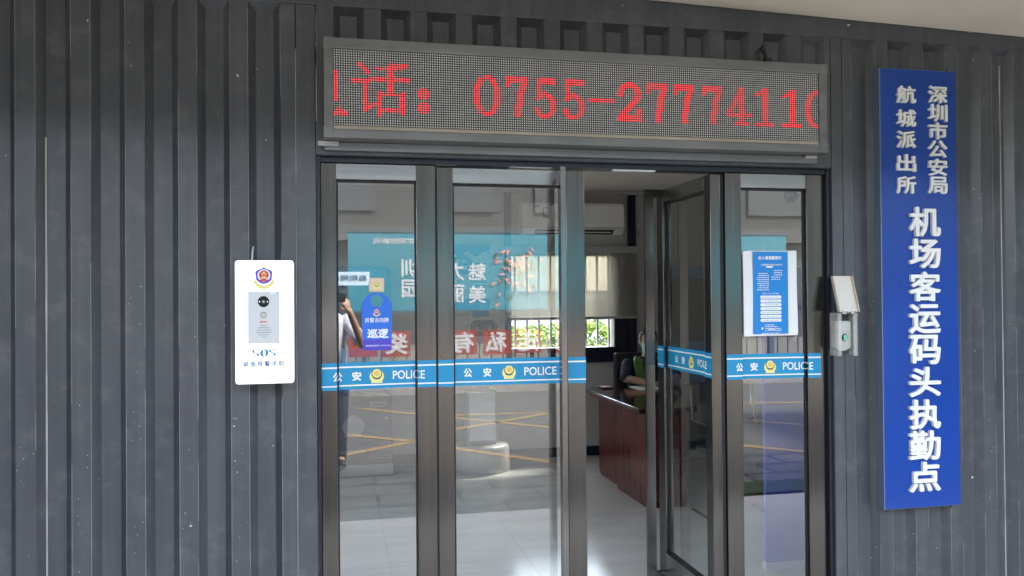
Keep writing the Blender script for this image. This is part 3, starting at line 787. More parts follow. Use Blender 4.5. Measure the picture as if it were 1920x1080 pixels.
lit(7, 0, lineset((3.2, 5.2, 6.3, 8.3, 1.1), (0, 12.5, 6.5, 12.5, .9), (5.5, 12.5, 5.5, 24, 1.2), (5.5, 24.5, 9.5, 22, 1.1),
                  (10.5, 7, 17, 7, .9), (16, 7, 22, 5.4, 1.3), (16.2, 6, 16.2, 17, 1.5), (8.5, 11.7, 23.5, 11.7, 1.1),
                  (11.5, 18, 21.5, 18, .8), (11.5, 17.5, 11.5, 26, 1.2), (21.2, 17.5, 21.2, 25.5, 1.2), (11.5, 24.2, 21.5, 24.2, .9)), 26, 32)
lit(35, 0, lambda x, y: math.hypot(x-2, y-17) < 2.5 or math.hypot(x-2, y-23) < 2.5, 6, 32)
gu, gl2 = G(), G()
for r in range(32):
    for c in range(224):
        x = LX0+(c+.5)*PX; z = LZ1-(r+.5)*PZ
        on = rows[r][c]
        (gl2 if on else gu).disc(x, z, .0037 if on else .0029, YF+.0092, LEDRED if on else LEDDOT, n=6, a0=.5)
obj('unlit_lamps', gu, ld); obj('lit_lamps', gl2, ld)
g = G()
for k in range(1, 7): x = LX0+k*.3171; g.box(x-.0006, x+.0006, YF+.0085, YF+.0118, LZ0+.001, LZ1-.001, GASKET)
obj('module_seam', g, ld)
g = G(); g.box(-.065, .02, -.05, -.02, 2.186, 2.2045, GREYPL, .002); obj('mounting_bracket', g, ld)
g = G(); g.box(2.19, 2.25, -.05, -.031, 2.192, 2.2045, GREYPL, .002); obj('mounting_bracket', g, ld)
# black junction on top of the display
kb = thing('cable_junction', 'small black cable junction on top of the message board', 'cable fitting', (2.0, -.04, 2.621))
g = G(); g.box(1.985, 2.02, -.055, -.02, 2.6215, 2.66, BLACK, .006); obj('body', g, kb)
g = G(); g.tube([(2.0, -.037, 2.66), (1.995, -.03, 2.69), (1.985, -.02, 2.71), (2.0, -.01, 2.725), (2.01, .02, 2.73)], .006, BLACK); g.ball((1.985, -.03, 2.70), (.014, .014, .011), BLACK, 6, 8); obj('cable', g, kb)

# ------------------------------------------------------------------ SOS alarm box
so = thing('emergency_call_box', 'glowing white SOS call box with intercom on the left panel', 'call box', (-.279, -.04, 1.2))
YS = -.088
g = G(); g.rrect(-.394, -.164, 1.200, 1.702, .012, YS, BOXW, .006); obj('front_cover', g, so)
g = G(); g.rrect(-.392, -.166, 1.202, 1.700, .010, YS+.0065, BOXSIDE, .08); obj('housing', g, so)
g = G(); emblem(g, -.281, 1.632, .042, YS-.001, 'badge'); obj('police_emblem', g, so)
pn = obj('intercom_panel', G().rrect(-.3435, -.2205, 1.364, 1.5755, .003, YS-.003, STEEL, .0028), so)
g = G(); g.disc(-.283, 1.534, .0225, YS-.0055, BLACKG, thick=.0024); g.disc(-.283, 1.534, .009, YS-.0068, DARKVENT, thick=.0012); g.disc(-.283, 1.534, .0045, YS-.0075, GREYPL, thick=.0006)
for dx in (-.0155, .0155): g.disc(-.283+dx, 1.534, .003, YS-.0062, WHITE, n=10)
obj('camera_lens', g, pn)
g = G(); g.disc(-.2835, 1.480, .0125, YS-.0065, CHROME, thick=.0034); g.disc(-.2835, 1.480, .0085, YS-.0075, GREYPL, thick=.0009); obj('call_button', g, pn)
g = G(); text(g, '紧急呼叫', -.298, -.269, 1.448, 1.456, YS-.0036, RED, .02); obj('caption', g, pn)
g = G()
for k in range(6):
    z = 1.437-k*.0095; wv = (.014, .022, .028, .03, .02, .008)[k]
    g.box(-.2825-wv, -.2825+wv, YS-.0034, YS-.0031, z-.0008, z+.0008, DARKVENT)
obj('speaker_slots', g, pn)
g = G()
for x in (-.338, -.226):
    for z in (1.37, 1.57): g.disc(x, z, .0025, YS-.0034, GREYPL, n=8)
g.box(-.258, -.236, YS-.0034, YS-.0031, 1.566, 1.572, WHITE); obj('screw', g, pn)
# broad-nib serif SOS
g = G()
def nib(pts, x0, z0, sw, sh, m, y):
    for (a, b) in zip(pts[:-1], pts[1:]):
        dx, dz = b[0]-a[0], b[1]-a[1]; l = math.hypot(dx, dz) or 1
        wd = .06+.11*abs(dz)/l
        n = 8
        g.poly([(x0+sw*(a[0]-wd), z0+sh*a[1]-sh*.025), (x0+sw*(a[0]+wd), z0+sh*a[1]+sh*.025), (x0+sw*(b[0]+wd), z0+sh*b[1]+sh*.025), (x0+sw*(b[0]-wd), z0+sh*b[1]-sh*.025)], y, m, .0004)
def Sc(x0, z0, s, y):
    P = [(.5+.36*math.cos(t), .73+.22*math.sin(t)) for t in [R(a) for a in range(35, 226, 12)]]
    P += [(.5+.36*math.cos(t), .27+.22*math.sin(t)) for t in [R(a) for a in range(70, -141, -12)]]
    nib(P, x0, z0, s*.85, s, BLUET, y)
    g.poly([(x0+s*.66, z0+s*.66), (x0+s*.72, z0+s*.66), (x0+s*.72, z0+s*.98), (x0+s*.69, z0+s*.98)], y, BLUET, .0004)
    g.poly([(x0+s*.08, z0+s*.02), (x0+s*.11, z0+s*.02), (x0+s*.14, z0+s*.34), (x0+s*.08, z0+s*.34)], y, BLUET, .0004)
def Oc(x0, z0, s, y):
    nib([(.5+.36*math.cos(t), .5+.45*math.sin(t)) for t in [R(a) for a in range(0, 361, 12)]], x0, z0, s*.95, s, BLUET, y)
Sc(-.3285, 1.309, .032, YS-.001); Oc(-.2965, 1.309, .032, YS-.001); Sc(-.263, 1.309, .032, YS-.001)
for k, t in enumerate('紧急报警求助'): text(g, t, -.364+.0276*k, -.364+.0276*k+.0225, 1.270, 1.2925, YS-.0006, BLUET2, .02)
text(g, 'Emergency call', -.368, -.325, 1.252, 1.260, YS-.0006, FAINT); text(g, 'for police help', -.282, -.205, 1.252, 1.260, YS-.0006, FAINT)
obj('lettering', g, so)
g = G(); g.tube([(-.333, -.03, 1.70), (-.333, -.01, 1.74), (-.333, .03, 1.77)], .004, BARW, 8); obj('cable', g, so)

# ------------------------------------------------------------------ blue vertical name board
nb = thing('name_board', 'tall blue name board with raised white characters right of the door', 'sign', (2.803, -.025, .5))
g = G()
def tilt(g, s=0): g.xform(lambda p: Vector((p.x+.0, p.y, p.z)), s)
g.box(2.5925, 3.0135, -.05, -.047, .503, 2.6395, SIGNBLUE); obj('face', g, nb)
g = G(); g.box(2.588, 3.0155, -.0465, -.002, .500, 2.6425, SIGNEDGE); g.box(2.586, 2.5920, -.0515, -.047, .500, 2.6425, SIGNEDGE); obj('edge_frame', g, nb)
YL = -.0502
lab = [('航', 2.730, 2.515), ('城', 2.729, 2.400), ('派', 2.727, 2.296), ('出', 2.726, 2.181), ('所', 2.724, 2.074),
       ('深', 2.906, 2.522), ('圳', 2.905, 2.432), ('市', 2.904, 2.343), ('公', 2.902, 2.254), ('安', 2.901, 2.164), ('局', 2.900, 2.075)]
big = [('机', 2.822, 1.895), ('场', 2.820, 1.740), ('客', 2.818, 1.579), ('运', 2.815, 1.421), ('码', 2.813, 1.271), ('头', 2.811, 1.114), ('执', 2.809, .956), ('勤', 2.806, .805), ('点', 2.804, .652)]
for t, x, z in lab: g = G(); text(g, t, x-.0535, x+.0535, z-.0425, z+.0425, YL, LETTER, .021, .012, LETSIDE); obj('raised_character', g, nb)
for t, x, z in big: g = G(); text(g, t, x-.0865, x+.0865, z-.0725, z+.0725, YL, LETTER, .023, .016, LETSIDE); obj('raised_character', g, nb)
g = G()
for x in (2.602, 2.985): g.tube([(x, -.03, 2.642), (x, -.03, 2.656)], .005, BLACK, 8)
for x in (2.61, 2.97): g.tube([(x, -.035, .488), (x, -.035, .5)], .004, BLACK, 8)
obj('fixing_bolt', g, nb)

# ------------------------------------------------------------------ fingerprint lock under a clear cover
fl = thing('fingerprint_lock', 'grey fingerprint keypad under an open clear rain cover', 'door lock', (2.39, -.03, 1.25))
kp = obj('keypad', G().rrect(2.344, 2.428, 1.287, 1.415, .008, -.034, GREYPL, .030), fl)
g = G(); g.box(2.352, 2.420, -.031, -.008, 1.4155, 1.449, BLACK, .003); obj('back_plate', g, kp)
g = G(); pts = [(2.344+.084*k/10, 1.288-.016*math.sin(math.pi*k/10)) for k in range(11)]; g.poly(pts, -.0335, GREYPL, .028); obj('lower_edge', g, kp)
g = G()
for r in range(3):
    for c in range(6): g.rrect(2.366+c*.0098, 2.3738+c*.0098, 1.397-r*.012, 1.405-r*.012, .0015, -.0355, KEYPL, .0014, 2)
obj('keys', g, kp)
g = G(); g.disc(2.394, 1.336, .0155, -.0365, BLACK, rz=.019, thick=.0024); g.disc(2.396, 1.335, .012, -.0375, GREENL, rz=.0145, thick=.0009); g.box(2.383, 2.389, -.0385, -.0377, 1.329, 1.341, BLACK); obj('fingerprint_window', g, kp)
g = G(); CX0, CX1, CD = 2.336, 2.443, .067
g.box(CX0, CX0+.003, -CD, -.004, 1.25, 1.452, ACRYL); g.box(CX1-.003, CX1, -CD, -.004, 1.25, 1.452, ACRYL)
g.box(CX0+.0035, CX1-.0035, -CD, -.004, 1.4525, 1.456, ACRYL)
obj('clear_cover', g, fl)
g = G(); g.box(CX0+.0035, CX0+.022, -CD-.0005, -CD+.0025, 1.25, 1.4515, ACRYL); g.box(CX1-.022, CX1-.0035, -CD-.0005, -CD+.0025, 1.25, 1.4515, ACRYL); obj('cover_flange', g, fl)
g = G()
def lidq(p):   # lid hinged at the front edge, thrown back against the wall
    return Vector((p.x, p.y+(CD-.012)*(p.z-1.46)/.172, p.z))
g.box(CX0+.002, CX1+.004, -CD-.002, -CD+.001, 1.460, 1.632, LIDM); g.box(CX0+.002, CX0+.006, -CD-.016, -CD-.0025, 1.460, 1.632, LIDE); g.box(CX1, CX1+.004, -CD-.016, -CD-.0025, 1.460, 1.632, LIDE)
g.xform(lidq); obj('lid', g, fl)
g = G()
for x in (2.372, 2.418): g.box(x-.011, x+.011, -CD-.006, -CD+.006, 1.448, 1.466, CHROME, .003); g.ball((x, -CD-.006, 1.466), (.006, .005, .006), CHROME, 6, 10)
obj('hinge', g, fl)

# ------------------------------------------------------------------ notice on the right side panel
nt = thing('paper_notice', 'white taped notice with a blue printed column on the right side glass', 'notice', (2.05, .03, 1.346))
YN = .0495
g = G(); n = 14; vs = []; fs = []
for k in range(n+1):
    for j in range(n+1):
        u, v = k/n, j/n
        x = 1.907+(2.192-1.907)*u+.004*(1-v); z = 1.346+.409*v+.002*u
        vs.append((x, YN-.004-.004*math.sin(3*u+2*v)*math.sin(3.1*v)-.003*abs(u-.5), z))
for k in range(n):
    for j in range(n): a = k*(n+1)+j; fs.append((a, a+n+1, a+n+2, a+1))
g.add(vs, fs, PAPER); ntp = obj('sheet', g, nt, True)
g = G(); YB = YN-.012
g.box(1.958, 2.141, YB, YB+.003, 1.357, 1.751, POSTBLUE); obj('printed_column', g, nt)
g = G(); yb = YB-.0006
text(g, '出入境温馨提示', 1.986, 2.108, 1.713, 1.731, yb, WHITE, .03)
text(g, '欢迎使用自助服务办理平台', 2.0, 2.112, 1.684, 1.693, yb, WHITE, .01)
g.poly([(2.024, 1.682), (2.064, 1.682), (2.058, 1.674), (2.03, 1.674)], yb, WHITE)
def dashes(x0, x1, z, m, h=.0032):
    x = x0
    while x < x1-.004:
        l = random.uniform(.005, .014); g.poly([(x, z), (min(x+l, x1), z), (min(x+l, x1), z+h), (x, z+h)], yb, m); x += l+random.uniform(.0015, .004)
for k in range(9): dashes(1.977+random.choice([0, .008]), 2.04, 1.645-k*.0098, WHITE)
for k in range(5): dashes(2.055+random.choice([0, .012]), 2.112-random.choice([0, .012]), 1.659-k*.0105, WHITE)
text(g, '网办入口及办证指南', 2.006, 2.092, 1.547, 1.554, yb, WHITE, .01)
for k in range(7):
    z = 1.526-k*.0185; g.rrect(1.994, 2.104, z, z+.0145, .005, yb, WHITE, 0, 4)
    xx = 2.0+random.uniform(.002, .02); yb -= .0005; dashes(xx, 2.098-random.uniform(0, .02), z+.006, ENGR, .0024); yb += .0005
for k in range(4): dashes(2.018, 2.105-(2-k if k < 2 else 0)*.02, 1.398-k*.0088, WHITE)
g.poly([(2.03, 1.371), (2.072, 1.371), (2.066, 1.379), (2.036, 1.379)], yb, WHITE); g.rrect(1.999, 2.008, 1.378, 1.388, .001, yb, WHITE, 0, 2); dashes(2.0, 2.1, 1.3585, WHITE)
obj('print', g, nt)
g = G()
for x, z, a in ((1.91, 1.752, .4), (2.0, 1.757, .5), (1.91, 1.345, -.5), (2.18, 1.343, .9)):
    c, s_ = math.cos(a), math.sin(a); w2, h2 = .022, .0035
    g.poly([(x-w2*c+h2*s_, z-w2*s_-h2*c), (x+w2*c+h2*s_, z+w2*s_-h2*c), (x+w2*c-h2*s_, z+w2*s_+h2*c), (x-w2*c-h2*s_, z-w2*s_+h2*c)], YN-.0125, ACRYL)
obj('adhesive_tape', g, nt)

# ------------------------------------------------------------------ blue hanger tag on the left side panel
hg = thing('duty_hanger', 'blue round-topped duty tag hung on the left side glass', 'hanger tag', (.18, .05, 1.315))
YH = .0505
g = G()
out = [(.119, 1.318), (.241, 1.318)] + [(.178+.066*math.cos(t), 1.502+.066*math.sin(t)) for t in [R(a) for a in range(0, 181, 12)]]
hole = [(.178+0.027*math.cos(R(a)), 1.520+.033*math.sin(R(a))) for a in range(0, 360, 15)]
def ringpoly(g, lo, hi, m):
    """outline minus hole, as a strip of quads by polar angle about the hole"""
    cx, cz = .178, 1.532; V = []; n = 60
    def hit(a):
        d = (math.cos(a), math.sin(a)); best = 9
        for i in range(len(out)):
            p, q = out[i], out[(i+1) % len(out)]
            ex, ez = q[0]-p[0], q[1]-p[1]; den = d[0]*ez-d[1]*ex
            if abs(den) < 1e-9: continue
            t = ((p[0]-cx)*ez-(p[1]-cz)*ex)/den; u = ((p[0]-cx)*d[1]-(p[1]-cz)*d[0])/den
            if t > 0 and -1e-6 <= u <= 1+1e-6: best = min(best, t)
        return best
    angs = sorted(set([2*math.pi*k/n for k in range(n)]+[math.atan2(p[1]-cz, p[0]-cx) % (2*math.pi) for p in out[:2]]))
    for a, b in zip(angs, angs[1:]+[angs[0]+2*math.pi]):
        ra, rb = hit(a), hit(b)
        g.poly([(cx+0.027*math.cos(a), cz+0.027*math.sin(a)), (cx+ra*math.cos(a), cz+ra*math.sin(a)), (cx+rb*math.cos(b), cz+rb*math.sin(b)), (cx+0.027*math.cos(b), cz+0.027*math.sin(b))], YH, m, .003)
ringpoly(g, 0, 0, HANGBLUE); obj('tag', g, hg)
g = G(); g.poly([(.1195, 1.3185), (.2405, 1.3185), (.2408, 1.365), (.1192, 1.365)], YH-.0006, HANGVIOLET); obj('lower_band', g, hg)
g = G(); emblem(g, .178, 1.483, .0165, YH-.001, 'badge'); obj('police_emblem', g, hg)
g = G(); text(g, '民警去向牌', .128, .229, 1.438, 1.459, YH-.001, WHITE, .012); text(g, '巡逻', .137, .228, 1.370, 1.410, YH-.001, WHITE, .035)
text(g, '航城派出所: 27774110', .131, .236, 1.334, 1.3415, YH-.0015, WHITE, .01); obj('lettering', g, hg)
g = G(); g.rrect(.146, .210, 1.572, 1.632, .006, YH-.008, HANGGOLD, .012); g.rrect(.151, .205, 1.577, 1.627, .004, YH-.009, mat('hanger_gold_face', (.70, .55, .37), .3), .001); emblem(g, .178, 1.602, .017, YH-.0095, 'tape'); obj('suction_block', g, hg)

# ------------------------------------------------------------------ inside the room
ac = thing('air_conditioner', 'white split air conditioner high on the rear wall', 'air conditioner', (2.19, 3.95, 2.13))
AX0, AX1 = 1.70, 2.685
P = [(4.098, 2.125), (3.93, 2.125), (3.875, 2.17), (3.86, 2.22), (3.875, 2.39), (3.90, 2.418), (4.098, 2.418)]
g = G(); n = len(P); vs = [(AX0, a, b) for a, b in P]+[(AX1, a, b) for a, b in P]
g.add(vs, [list(range(n)), list(range(2*n-1, n-1, -1))]+[[i, n+i, n+(i+1) % n, (i+1) % n] for i in range(n)], ACW); obj('casing', g, ac)
g = G(); vs = [(AX0+.12, 3.925, 2.1235), (AX1-.1, 3.925, 2.1235), (AX1-.1, 3.872, 2.166), (AX0+.12, 3.872, 2.166)]; g.add(vs, [(0, 1, 2, 3)], DARKVENT); ov = obj('air_outlet', g, ac)
g = G(); g.add([(AX0+.14, 3.90, 2.139), (AX1-.12, 3.90, 2.139), (AX1-.12, 3.889, 2.147), (AX0+.14, 3.889, 2.147)], [(0, 1, 2, 3)], ACW); obj('louvre', g, ov)
g = G(); g.box(1.89, 1.945, 3.862, 3.869, 2.27, 2.37, ENGR); g.box(1.895, 1.94, 3.860, 3.8615, 2.30, 2.36, WHITE); g.box(1.80, 1.86, 3.864, 3.870, 2.375, 2.385, ENGR); obj('energy_label', g, ac)
g = G(); g.box(AX0-.0005, AX1+.0005, 3.8595, 3.866, 2.182, 2.186, ENGR); obj('panel_seam', g, ac)

rb = thing('roller_blind', 'beige roller blind half lowered over the rear window', 'blind', (2.22, 4.05, 1.33))
g = G(); g.box(1.567, 2.868, 4.04, 4.0415, 1.345, 1.96, BLIND); obj('fabric', g, rb)
g = G(); g.box(1.56, 2.875, 4.02, 4.068, 1.955, 2.022, KIOSKW, .01); obj('cassette', g, rb)
g = G(); g.box(1.56, 2.872, 4.032, 4.05, 1.318, 1.344, KIOSKW, .005); obj('bottom_rail', g, rb)
tag(obj('wall_switch', G().box(2.885, 2.962, 4.08, 4.0985, 2.10, 2.192, KIOSKW, .004).box(2.90, 2.915, 4.0775, 4.0805, 2.12, 2.17, ENGR)), 'white thermostat box on the rear wall beside the blind', 'switch')
ps = thing('wall_poster', 'blue and white poster on the rear wall left of the blind', 'poster', (1.24, 4.095, 1.42))
g = G(); g.box(1.07, 1.42, 4.09, 4.0985, 1.42, 2.03, POSTERL); obj('sheet', g, ps)
g = G(); pts = [(1.07, 2.03), (1.42, 2.03), (1.42, 1.95)] + [(1.42-.35*k/12, 1.945+.025*math.sin(k*1.1)) for k in range(13)]; g.poly(pts, 4.0885, POSTERB)
g.disc(1.16, 1.84, .12, 4.0882, POSTERB, rz=.09); g.poly([(1.07, 1.42), (1.42, 1.42), (1.42, 1.52), (1.07, 1.52)], 4.0885, POSTERB)
text(g, '云化', 1.10, 1.21, 1.86, 1.90, 4.0872, WHITE, .02); text(g, '办证', 1.10, 1.21, 1.80, 1.84, 4.0872, WHITE, .02)
yb = 4.0884
for k in range(8): dashes(1.26, 1.39, 1.85-k*.035, POSTERB, .012)
obj('print', g, ps)

k1 = thing('service_kiosk', 'dark grey self-service terminal with a blue upper screen behind the left glass', 'kiosk', (.19, 3.8, 0))
g = G(); g.box(-.12, .475, 3.68, 4.08, 0, .70, KIOSKD, .012); obj('cabinet', g, k1)
g = G(); g.box(-.12, .475, 3.66, 4.08, .075-.07, .1, KIOSKW, .004); obj('plinth', g, k1)
g = G(); g.box(-.115, .47, 3.80, 4.06, .702, 1.82, KIOSKB, .03); obj('upper_cabinet', g, k1)
g = G(); g.rrect(-.06, .42, 1.1, 1.7, .02, 3.796, BLACKG, .003); obj('screen', g, k1)
g = G(); g.rrect(.285, .42, .592, .640, .003, 3.674, ENGR, .006); g.box(.295, .41, 3.672, 3.6735, .606, .626, KIOSKD); obj('card_slot', g, k1)
g = G(); g.disc(.422, .497, .014, 3.672, KIOSKW, thick=.008); obj('lock', g, k1)
g = G(); emblem(g, .14, .44, .10, 3.679, 'tape')
g.mats = [ENGR for _ in g.mats]; obj('police_emblem', g, k1)
g = G(); yb = 3.6788
for k in range(5): g.box(.27, .47, 3.6785, 3.6797, .22-k*.018, .226-k*.018, ENGR)
dashes(-.05, .24, .2, ENGR, .025); obj('vent_slots', g, k1)

k2 = thing('face_scanner', 'white pedestal face recognition scanner with a black twin-lens head', 'scanner', (1.27, 3.7, 0))
g = G(); g.lathe(1.262, 3.72, [(.262, 0.0), (.262, .03), (.25, .20), (.24, .225), (.2, .235)], KIOSKW); obj('base', g, k2, True)
g = G(); g.box(1.125, 1.395, 3.62, 3.80, .2355, .72, KIOSKW, .02); g.box(1.20, 1.34, 3.68, 3.78, .72, 1.20, KIOSKW, .02); obj('column', g, k2)
g = G(); g.box(1.145, 1.375, 3.612, 3.6185, .27, .70, PAPER); obj('instruction_sheet', g, k2)
g = G(); g.rrect(1.140, 1.402, 1.185, 1.345, .055, 3.60, KIOSKW, .10); hd = obj('head', g, k2)
g = G(); g.rrect(1.150, 1.392, 1.195, 1.335, .05, 3.594, BLACKG, .0055); obj('front_glass', g, hd)
g = G()
for x in (1.218, 1.325): g.disc(x, 1.262, .036, 3.591, DARKVENT, thick=.003); g.disc(x, 1.262, .024, 3.589, mat('lens_blue', (.10, .16, .22), .1), thick=.0018)
obj('lens', g, hd)
g = G(); g.rrect(1.168, 1.338, 1.355, 1.432, .02, 3.64, KIOSKW, .02); g.rrect(1.176, 1.33, 1.362, 1.425, .016, 3.638, KIOSKB, .0018); obj('status_panel', g, k2)

dk = thing('office_desk', 'dark red mahogany desk with drawers inside the doorway', 'desk', (2.75, 2.7, 0))
DX0, DX1, DY0, DY1 = 2.12, 3.42, 2.02, 3.47
g = G(); g.box(DX0, DX1, DY0, DY1, .69, .73, MAHOGT, .006); g.box(DX0-.002, DX0+.006, DY0-.002, DY1, .694, .712, MAHOG, .002); obj('desktop', g, dk)
g = G(); g.box(2.185, 2.50, 2.05, 2.74, .035, .6885, MAHOG, .004); g.box(2.20, 2.49, 2.07, 2.73, 0, .034, MAHOG); pd = obj('pedestal', g, dk)
for k in range(4):
    z = .665-k*.155; g = G(); g.box(2.20, 2.487, 2.032, 2.0495, z-.145, z, MAHOG, .004); dr = obj('drawer', g, dk)
    g = G(); g.box(2.31, 2.385, 2.018, 2.031, z-.078, z-.064, BLACK, .003); obj('handle', g, dr)
g = G(); g.box(2.225, 2.50, 2.86, 3.28, .03, .6885, MAHOG, .004); g.box(2.235, 2.49, 2.87, 3.27, 0, .029, MAHOG); obj('pedestal', g, dk)
g = G(); g.box(3.35, 3.39, 2.06, 3.44, 0, .6885, MAHOG, .004); obj('end_panel', g, dk)
g = G(); g.box(2.30, 2.32, 2.745, 2.855, .05, .6885, MAHOG); obj('modesty_panel', g, dk)
tag(obj('paper_pad', G().box(2.55, 2.80, 3.12, 3.40, .731, .736, PAPER)), 'white papers lying on the mahogany desk before the officer', 'papers')
tag(obj('notebook', G().box(2.27, 2.37, 3.30, 3.43, .731, .742, BLACK, .003).box(2.275, 2.365, 3.305, 3.425, .7425, .744, RED)), 'small dark notebook on the far corner of the desk', 'notebook')

# visitor chair (black, chrome cantilever frame)
vc = thing('visitor_chair', 'black visitor chair with a chrome loop frame beside the desk', 'chair', (2.72, 1.70, 0))
g = G(); g.box(2.50, 2.94, 1.45, 1.90, .43, .48, BLACK, .015); obj('seat', g, vc)
g = G(); g.box(2.52, 2.92, 1.885, 1.925, .50, .92, BLACK, .015); obj('backrest', g, vc)
for x in (2.485, 2.955):
    g = G(); g.tube([(x, 1.93, .9), (x, 1.92, .66), (x, 1.88, .645), (x, 1.5, .645), (x, 1.45, .60), (x, 1.44, .1), (x, 1.46, .02), (x, 1.52, .014), (x, 1.93, .014)], .0125, CHROME, 10); obj('frame', g, vc, True)
# office chair of the officer
oc2 = thing('office_chair', 'black high-backed office chair behind the desk', 'chair', (2.8, 3.75, 0))
g = G(); g.box(2.56, 3.04, 3.52, 3.90, .42, .50, BLACK, .03); obj('seat', g, oc2)
g = G(); g.box(2.575, 3.025, 3.86, 3.92, .55, 1.0, BLACK, .025); obj('backrest', g, oc2)
g = G(); g.tube([(2.8, 3.72, .05), (2.8, 3.72, .42)], .03, CHROME); obj('gas_lift', g, oc2)
for k in range(5):
    t = R(72*k+10); g = G(); g.tube([(2.8, 3.72, .08), (2.8+.27*math.cos(t), 3.72+.27*math.sin(t), .045)], [.03, .018], BLACK, 8); g.ball((2.8+.27*math.cos(t), 3.72+.27*math.sin(t), .025), (.025, .025, .025), BLACK, 6, 8); obj('leg', g, oc2)

bb = thing('display_board', 'standing violet blue board just inside the right side glass', 'board', (2.68, .66, 0))
g = G(); g.box(2.355, 3.05, .66, .685, .045, 1.70, BOARDB); obj('panel', g, bb)
g = G(); g.box(2.35, 3.055, .652, .70, 0, .044, BOARDE); obj('base', g, bb)

cc = thing('security_camera', 'small black dome camera on a bracket high on the right wall', 'camera', (3.5, 2.3, 2.3))
g = G(); g.box(3.53, 3.598, 2.22, 2.36, 2.32, 2.44, KIOSKW, .008); obj('bracket', g, cc)
g = G(); g.ball((3.50, 2.29, 2.32), (.055, .055, .06), BLACKG); obj('dome', g, cc, True)
tag(obj('wall_sign', G().box(3.592, 3.599, 1.9, 2.1, 1.5, 1.78, PAPER).box(3.590, 3.5918, 1.93, 2.07, 1.68, 1.74, POSTBLUE)), 'small white paper on the right interior wall', 'notice')
mt = tag(obj('door_mat', G().box(.35, 1.0, .35, .75, .001, .008, mat('mat_grey', (.3, .29, .27), .9, var=.2, scale=40))), 'pale grey mat on the marble floor inside the left door', 'mat')
bpy.data.objects.remove(mt)

# ------------------------------------------------------------------ people
def headfn(p):
    """unit sphere -> head, face towards -y (x right, z up)"""
    x, y, z = p
    fx = 1.0; fy = 1.0
    if z < 0: fx *= 1-.30*(-z)**1.4; 
    if z < -.1 and y < 0: y *= 1+.10*(-z)
    if z < -.2 and y > 0: y *= 1-.35*(-z-.2)
    q = Vector((x*fx, y*fy, z))
    if y < -.3:
        nose = math.exp(-((x/.16)**2))*max(0, 1-abs((z+.22)/.34)); q.y -= .22*nose*(1 if z > -.42 else .5)
        for s in (-1, 1):
            e = math.exp(-(((x-s*.38)/.2)**2+((z-.02)/.13)**2)); q.y += .12*e
        br = math.exp(-(((z-.2)/.1)**2))*max(0, 1-abs(x)/.8); q.y -= .05*br
        lip = math.exp(-(((z+.55)/.07)**2+(x/.3)**2)); q.y -= .07*lip
        q.y -= .08*math.exp(-(((z+.85)/.15)**2+(x/.3)**2))
    return q
def hand(g, wrist, d, up, m, curl=.5, size=1.):
    """palm and five bent fingers; d = pointing direction, up = back of the hand"""
    w_, d, up = Vector(wrist), Vector(d).normalized(), Vector(up).normalized()
    up = (up-d*up.dot(d)).normalized(); s = d.cross(up)
    S = size
    for k in range(-2, 3): g.limb([w_+s*k*.006*S, w_+d*.085*S+s*k*.017*S], [.014*S, .0125*S], m, 8)
    for k, ln in zip((-1.5, -.5, .5, 1.5), (.068, .08, .085, .075)):
        b = w_+d*.088*S+s*k*.021*S; p = [b]; a = 0
        for q in (.45, .32, .23):
            a += curl*.75; p.append(p[-1]+(d*math.cos(a)-up*math.sin(a))*ln*q*S)
        g.limb(p, [.0095*S, .009*S, .0083*S, .0072*S], m, 8)
    b = w_+d*.03*S+s*.022*S; t = (d*.6+s*.75-up*.35).normalized()
    g.limb([b, b+t*.045*S, b+(t*.07+d*.02-up*.01)*S], [.012*S, .0105*S, .0085*S], m, 8)
def hair(g, c, r, m, rot=None, low=-.25):
    def f(p):
        q = p*1.07
        if p.y < -.35 and p.z < .42: q = p*.90
        if p.z < low: q = p*.88
        n_ = mnoise.noise(Vector((p.x*5, p.y*5, p.z*5)))*.03; return q*(1+n_)
    g.ball(c, r, m, 18, 28, f, rot)

# officer behind the desk
of = thing('person', 'seated officer in dark uniform and face mask with green vest behind the desk', 'person', (2.80, 3.62, 0))
HC = Vector((2.80, 3.56, 1.125)); HR = (.078, .098, .118)
rot = Matrix.Rotation(R(-6), 3, 'Z')
g = G()
g.ball(HC, HR, SKIN, 26, 32, headfn, rot)
for s in (-1, 1): g.ball(HC+rot @ Vector((s*.078, .01, -.005)), (.012, .022, .032), SKIN, 8, 10)
g.limb([(2.80, 3.585, .93), (2.80, 3.575, 1.06)], [.058, .054], SKIN)
g.loft([((2.8, 3.64, .46), .155, .11), ((2.8, 3.64, .60), .15, .105), ((2.8, 3.63, .78), .165, .11), ((2.8, 3.62, .88), .17, .10), ((2.8, 3.61, .94), .12, .075), ((2.8, 3.60, .97), .06, .055)], SKIN)
RA = [(2.62, 3.61, .90), (2.555, 3.50, .795), (2.70, 3.34, .765)]; LA = [(2.98, 3.61, .90), (3.045, 3.50, .795), (2.92, 3.33, .765)]
for A in (RA, LA): g.limb(A, [.052, .041, .029], SKIN)
hand(g, RA[2], (.9, -.25, 0), (0, 0, 1), SKIN, .35); hand(g, LA[2], (-.9, -.25, 0), (0, 0, 1), SKIN, .35)
for s in (-1, 1): g.limb([(2.8+s*.09, 3.62, .52), (2.8+s*.11, 3.30, .53), (2.8+s*.11, 3.28, .08), (2.8+s*.11, 3.16, .05)], [.085, .058, .040, .034], SKIN)
body = fuse(g, .0075); obj('body', body, of, True)
g = G(); hair(g, HC+Vector((0, .008, .012)), (.082, .100, .116), HAIR, rot); obj('hair', fuse(g, .007, 2), of, True)
g = G()
